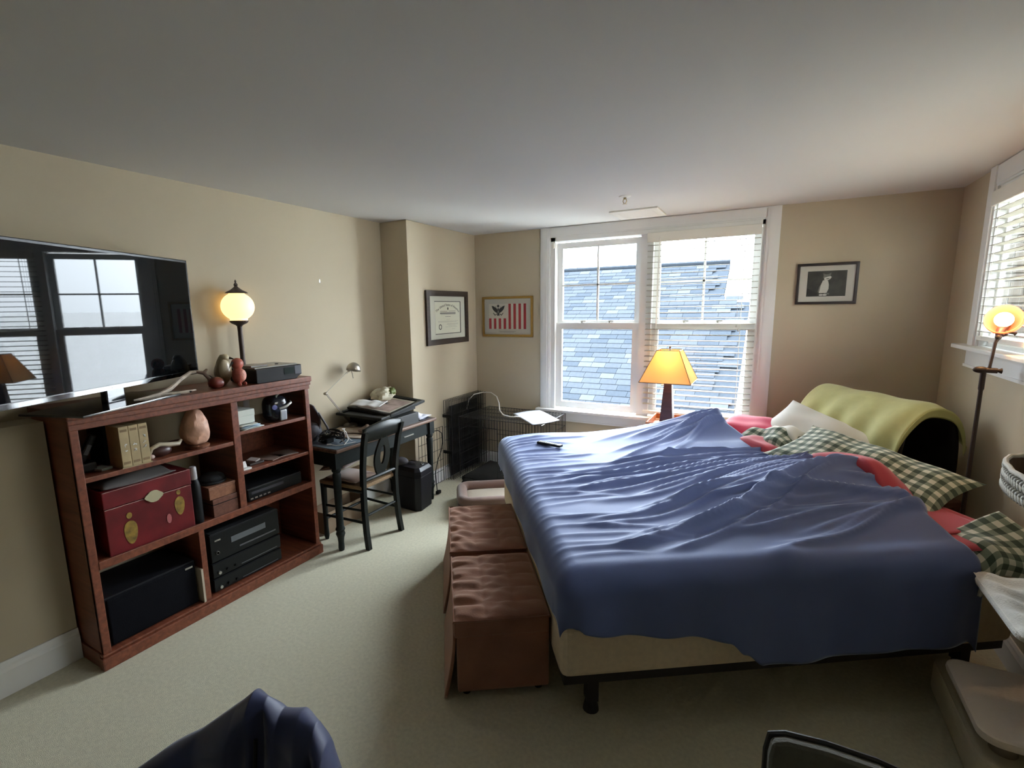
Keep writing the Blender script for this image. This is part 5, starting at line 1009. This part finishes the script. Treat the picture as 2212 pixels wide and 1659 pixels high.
MB().tube(jt((-.845, .525, .84), (-.838, .512, .78), (-.832, .500, .70)), .004, 6).build('zip', M_BLACK, jk); MB().box(jt((-.838, .506, .775))[0], (.005, .005, .016)).build('zip_pull', M_STEEL, jk); MB().box(jt((-1.06, .415, .70))[0], (.005, .005, .016)).build('zip_pull', M_STEEL, jk)
# ================================================================== pictures
def wall_frame(name, label, M, w_, h_, fr, depth, fm, mm, cat='picture'):
    t = thing(name, label, cat); t.matrix_world = M
    o = [(-w_ / 2, -h_ / 2), (w_ / 2, -h_ / 2), (w_ / 2, h_ / 2), (-w_ / 2, h_ / 2)]; sc = lambda d: [(x - math.copysign(d, x), y - math.copysign(d, y)) for x, y in o]
    b = MB(); b.ring(o, sc(fr), 0, depth); b.build('frame', fm, t, bevel=.004)
    MB().prism(sc(fr - .002), .002, depth * .4).build('mat_board', mm, t)
    return t
INK = mat('print_ink', (.03, .03, .028), .8); INKG = mat('print_ink_grey', (.22, .22, .20), .8)
MC = basis((XC, 4.095, 1.604), (0, 1, 0), (0, 0, 1), (1, 0, 0))
dp = wall_frame('framed_diploma', 'dark wood framed certificate on the chase wall', MC, .715, .508, .052, .024, wood('dark_frame_wood', (.016, .009, .005), (.045, .025, .014), rough=.6, coat=0), mat('cert_mat', (.54, .54, .45), .8))
w2, h2, zd = .215, .150, .0100
MB().prism([(-w2, -h2), (w2, -h2), (w2, h2), (-w2, h2)], zd, zd + .001).build('certificate', mat('cert_paper', (.66, .66, .53), .8), dp)
b = MB(); b.b2((-w2 - .006, h2, zd), (w2 + .012, h2 + .006, zd + .002)); b.b2((w2, -h2 - .006, zd), (w2 + .012, h2, zd + .002)); b.b2((-w2, -h2 - .006, zd), (w2, -h2, zd + .002)); b.build('mat_bevel', INK, dp)
b = MB(); vs, fs = textmesh('The United States of America', .034, .0003, bend=.30); b.add([(x * 1.05, y + .122, z + zd + .0014) for x, y, z in vs], fs); b.build('title', INK, dp)
b = MB(); b.prism([(.010 * math.cos(a), .086 + .014 * math.sin(a)) for a in [2 * PI * i / 8 for i in range(8)]], zd + .001, zd + .0014); b.b2((-.135, .058, zd + .001), (-.01, .061, zd + .0014)); b.b2((.012, .060, zd + .001), (.135, .063, zd + .0014)); b.build('crest', INK, dp)
b = MB(); b.prism(rr_(-.135, .135, .034, .049, .007), zd + .001, zd + .0014); b.build('banner', INKG, dp); b = MB(); vs, fs = textmesh('CERTIFICATE', .013, .0002); b.add([(x, y + .0415, z + zd + .0018) for x, y, z in vs], fs)
b = MB()
for k, (y, a, c_) in enumerate(((.028, -.12, .13), (.010, -.05, .045), (-.018, -.03, .03), (-.034, -.17, .18), (-.042, -.17, .15), (-.058, -.02, .18), (-.066, -.03, .17), (-.078, .0, .14), (-.09, -.05, .16), (-.112, .06, .12))): b.b2((a, y - (.002 if k == 1 else .0008), zd + .001), (c_, y + (.002 if k == 1 else .0008), zd + .0013))
b.build('text_lines', INKG, dp); b = MB(); b.ring([(-.135 + .026 * math.cos(2 * PI * i / 16), -.088 + .026 * math.sin(2 * PI * i / 16)) for i in range(16)], [(-.135 + .018 * math.cos(2 * PI * i / 16), -.088 + .018 * math.sin(2 * PI * i / 16)) for i in range(16)], zd + .001, zd + .0014); b.build('seal', INK, dp)
MF = basis((-2.394, YB, 1.598), (1, 0, 0), (0, 0, 1), (0, -1, 0))
fg = wall_frame('framed_flag', 'gold framed picture of an eagle and striped ensign flag', MF, .585, .412, .024, .020, mat('gold_frame', (.40, .26, .08), .35, metal=.8), mat('flag_mat', (.46, .44, .37), .8))
RED = mat('flag_red', (.32, .03, .035), .8); CRM = mat('flag_cream', (.56, .53, .44), .8)
x0, x1, y0, y1 = -.215, .215, -.125, .132
MB().prism([(x0, y0), (x1, y0), (x1, y1), (x0, y1)], .0080, .0088).build('flag_field', CRM, fg)
sw_ = (x1 - x0) / 15
for k in range(0, 15, 2):
    yt = y1 if k >= 8 else -.016
    MB().b2((x0 + k * sw_, y0, .0088), (x0 + (k + 1) * sw_, yt, .0094)).build('stripe', RED, fg)
b = MB(); zz = .0089; ex, ey = -.105, .062; ez = .0096
wing = [(.006, .0), (.012, .018), (.030, .030), (.052, .046), (.078, .052), (.072, .036), (.066, .020), (.056, .006), (.044, -.006), (.030, -.016), (.016, -.022), (.006, -.020)]
for s in (-1, 1): b.prism([(ex + s * x, ey + y) for x, y in wing], zz, ez)
b.prism([(ex - .016, ey - .004), (ex + .016, ey - .004), (ex + .014, ey - .026), (ex, ey - .036), (ex - .014, ey - .026)], zz, ez); b.prism([(ex - .007, ey), (ex + .007, ey), (ex + .009, ey + .02), (ex + .002, ey + .030), (ex - .008, ey + .022)], zz, ez); b.prism([(ex - .016, ey - .050), (ex + .016, ey - .050), (ex + .008, ey - .028), (ex - .008, ey - .028)], zz, ez)
b.prism([(ex + .014 * math.cos(a), ey + .048 + .014 * math.sin(a)) for a in [2 * PI * i / 14 for i in range(14)]], zz, ez)
for s in (-1, 1): b.tube([(ex + s * .014, ey - .030, .0092), (ex + s * .038, ey - .045, .0092), (ex + s * .058, ey - .022, .0092)], [.003, .005, .003], 6); b.tube([(ex + s * .02, ey + .022, .0092), (ex + s * .034, ey + .046, .0092)], .002, 5)
b.build('eagle', INK, fg); MB().prism([(ex - .009, ey - .006), (ex + .009, ey - .006), (ex + .008, ey - .020), (ex, ey - .026), (ex - .008, ey - .020)], .0096, .0099).build('shield', INKG, fg)
b = MB()
for k in range(2): b.b2((-.10 + .01 * k, -.150 - .009 * k, .0080), (.10 - .02 * k, -.147 - .009 * k, .0084))
b.build('caption', INKG, fg)
MK = basis((.341, YB, 1.832), (1, 0, 0), (0, 0, 1), (0, -1, 0))
cp = wall_frame('framed_cat_photo', 'black framed monochrome photograph of a cat', MK, .392, .308, .020, .022, mat('thin_black_frame', (.018, .010, .009), .4), mat('photo_mat', (.52, .50, .44), .8))
MB().prism([(-.125, -.095), (.125, -.095), (.125, .095), (-.125, .095)], .0090, .0098).build('photo', mat('photo_dark', (.030, .030, .024), .6, var=.4, vscale=18), cp)
el = lambda cx, cy, rx, ry, n=20: [(cx + rx * math.cos(2 * PI * i / n), cy + ry * math.sin(2 * PI * i / n)) for i in range(n)]
WHT = mat('photo_white', (.50, .49, .44), .7); GRY = mat('photo_grey', (.14, .14, .12), .7)
b = MB(); b.prism([(-.044, -.070), (.006, -.070), (.016, -.040), (.016, -.008), (.010, .018), (-.004, .028), (-.024, .024), (-.034, -.006)], .0098, .0102); b.prism(el(-.006, -.084, .014, .007), .0098, .0104); b.prism(el(-.030, -.084, .013, .007), .0098, .0104); b.prism([(-.018, .030), (.004, .022), (.022, .034), (.030, .048), (.022, .056), (.0, .050), (-.016, .046)], .0102, .0106); b.build('cat_white_fur', WHT, cp)
for pl_, z0_, z1_ in (([(-.024, .040), (-.022, .060), (-.026, .078), (-.010, .070), (.008, .070), (.026, .082), (.024, .062), (.012, .052), (-.008, .052), (-.016, .044)], .0106, .0110), (el(.006, .036, .011, .004), .0106, .0110), ([(-.034, -.006), (-.044, -.020), (-.052, -.060), (-.044, -.070), (-.040, -.040)], .0106, .0110), ([(.006, -.066), (.024, -.072), (.020, -.084), (-.012, -.076)], .0104, .0108)): MB().prism(pl_, z0_, z1_).build('cat_grey_fur', GRY, cp)
MB().prism([(-.125, -.030), (-.115, -.034), (-.055, -.070), (-.055, -.095), (-.115, -.095), (-.105, -.060), (-.125, -.095)], .0098, .0100).build('armchair', mat('photo_black', (.008, .008, .007), .6), cp)

# ================================================================== groups of look-alikes, and parts that belong to parts
GROUPS = {'ottoman': 'suede ottomans at the bed foot', 'letter': 'letters piled under the white box', 'hifi_unit': 'stacked hi-fi units in the bookcase', 'wooden_box': 'wooden boxes on the middle shelf',
          'bird_figurine': 'stone birds on the bookcase', 'framed_print': 'picture frames piled on the desk', 'loose_paper': 'papers lying on the desk', 'window_blind': 'cream window blinds', 'brochure': 'brochures on the card shelf'}
base_name = lambda o: o.name.split('.')[0]
for o in list(bpy.data.objects):
    if o.parent is None and base_name(o) in GROUPS: o['group'] = GROUPS[base_name(o)]
SUB = {'television': {'bezel': ('screen', 'chin', 'logo_strip', 'rear_housing'), 'stand_plate': ('neck',)}, 'globe_lamp': {'gallery': ('thumbscrew',), 'globe': ('finial',)}, 'cd_radio': {'body': ('top_plate', 'display', 'speaker_grille', 'button')},
       'hifi_unit': {'faceplate': ('display', 'power_button', 'knob', 'trim_line'), 'case': ('foot', 'vent_strip')}, 'video_recorder': {'faceplate': ('tape_slot', 'button'), 'case': ('foot',)}, 'lacquer_chest': {'body': ('painted_figure',), 'lid': ('lock_plate',)},
       'subwoofer': {'grille_cloth': ('badge',)}, 'boombox': {'body': ('dial', 'handle', 'silver_band', 'front_panel')}, 'paper_shredder': {'head': ('paper_slot', 'switch')}, 'writing_desk': {'top': ('top_inlay',)}, 'desk_chair': {'splat': ('splat_tip',)},
       'desk_lamp': {'shade': ('reflector', 'handle_rod')}, 'remote_control': {'body': ('button', 'label')}, 'ottoman': {'cushion_base': ('cushion_top', 'piping')}, 'box_spring': {'base': ('piping',)}, 'nightstand': {'drawer_front': ('knob',), 'top': ('rim',)},
       'table_lamp': {'lamp_shade': ('shade_wire',), 'harp': ('finial',), 'column': ('switch',)}, 'floor_lamp': {'socket_cup': ('key_switch', 'socket')}, 'cat_tree': {'basket_wall': ('basket_floor', 'basket_weave', 'basket_rim')}, 'grey_chair': {'backrest': ('piping',)},
       'puffer_jacket': {'zip': ('zip_pull',)}, 'framed_diploma': {'mat_board': ('certificate', 'mat_bevel', 'title', 'crest', 'banner', 'text_lines', 'seal')}, 'framed_flag': {'mat_board': ('flag_field', 'stripe', 'eagle', 'shield', 'caption')},
       'framed_cat_photo': {'mat_board': ('photo', 'cat_white_fur', 'cat_grey_fur', 'armchair')}, 'heating_pad': {'cord': ('connector',)}, 'lime_throw': {'cloth': ('front_hem',)}, 'pomegranate': {'fruit': ('stem',)}, 'magazine': {'cover': ('stripe',)}}
for root in [o for o in bpy.data.objects if o.parent is None and base_name(o) in SUB]:
    kids = list(root.children)
    for par, subs in SUB[base_name(root)].items():
        hosts = [k for k in kids if base_name(k) == par]
        if not hosts: continue
        for k in kids:
            if base_name(k) in subs and k.parent == root: k.parent = hosts[0]
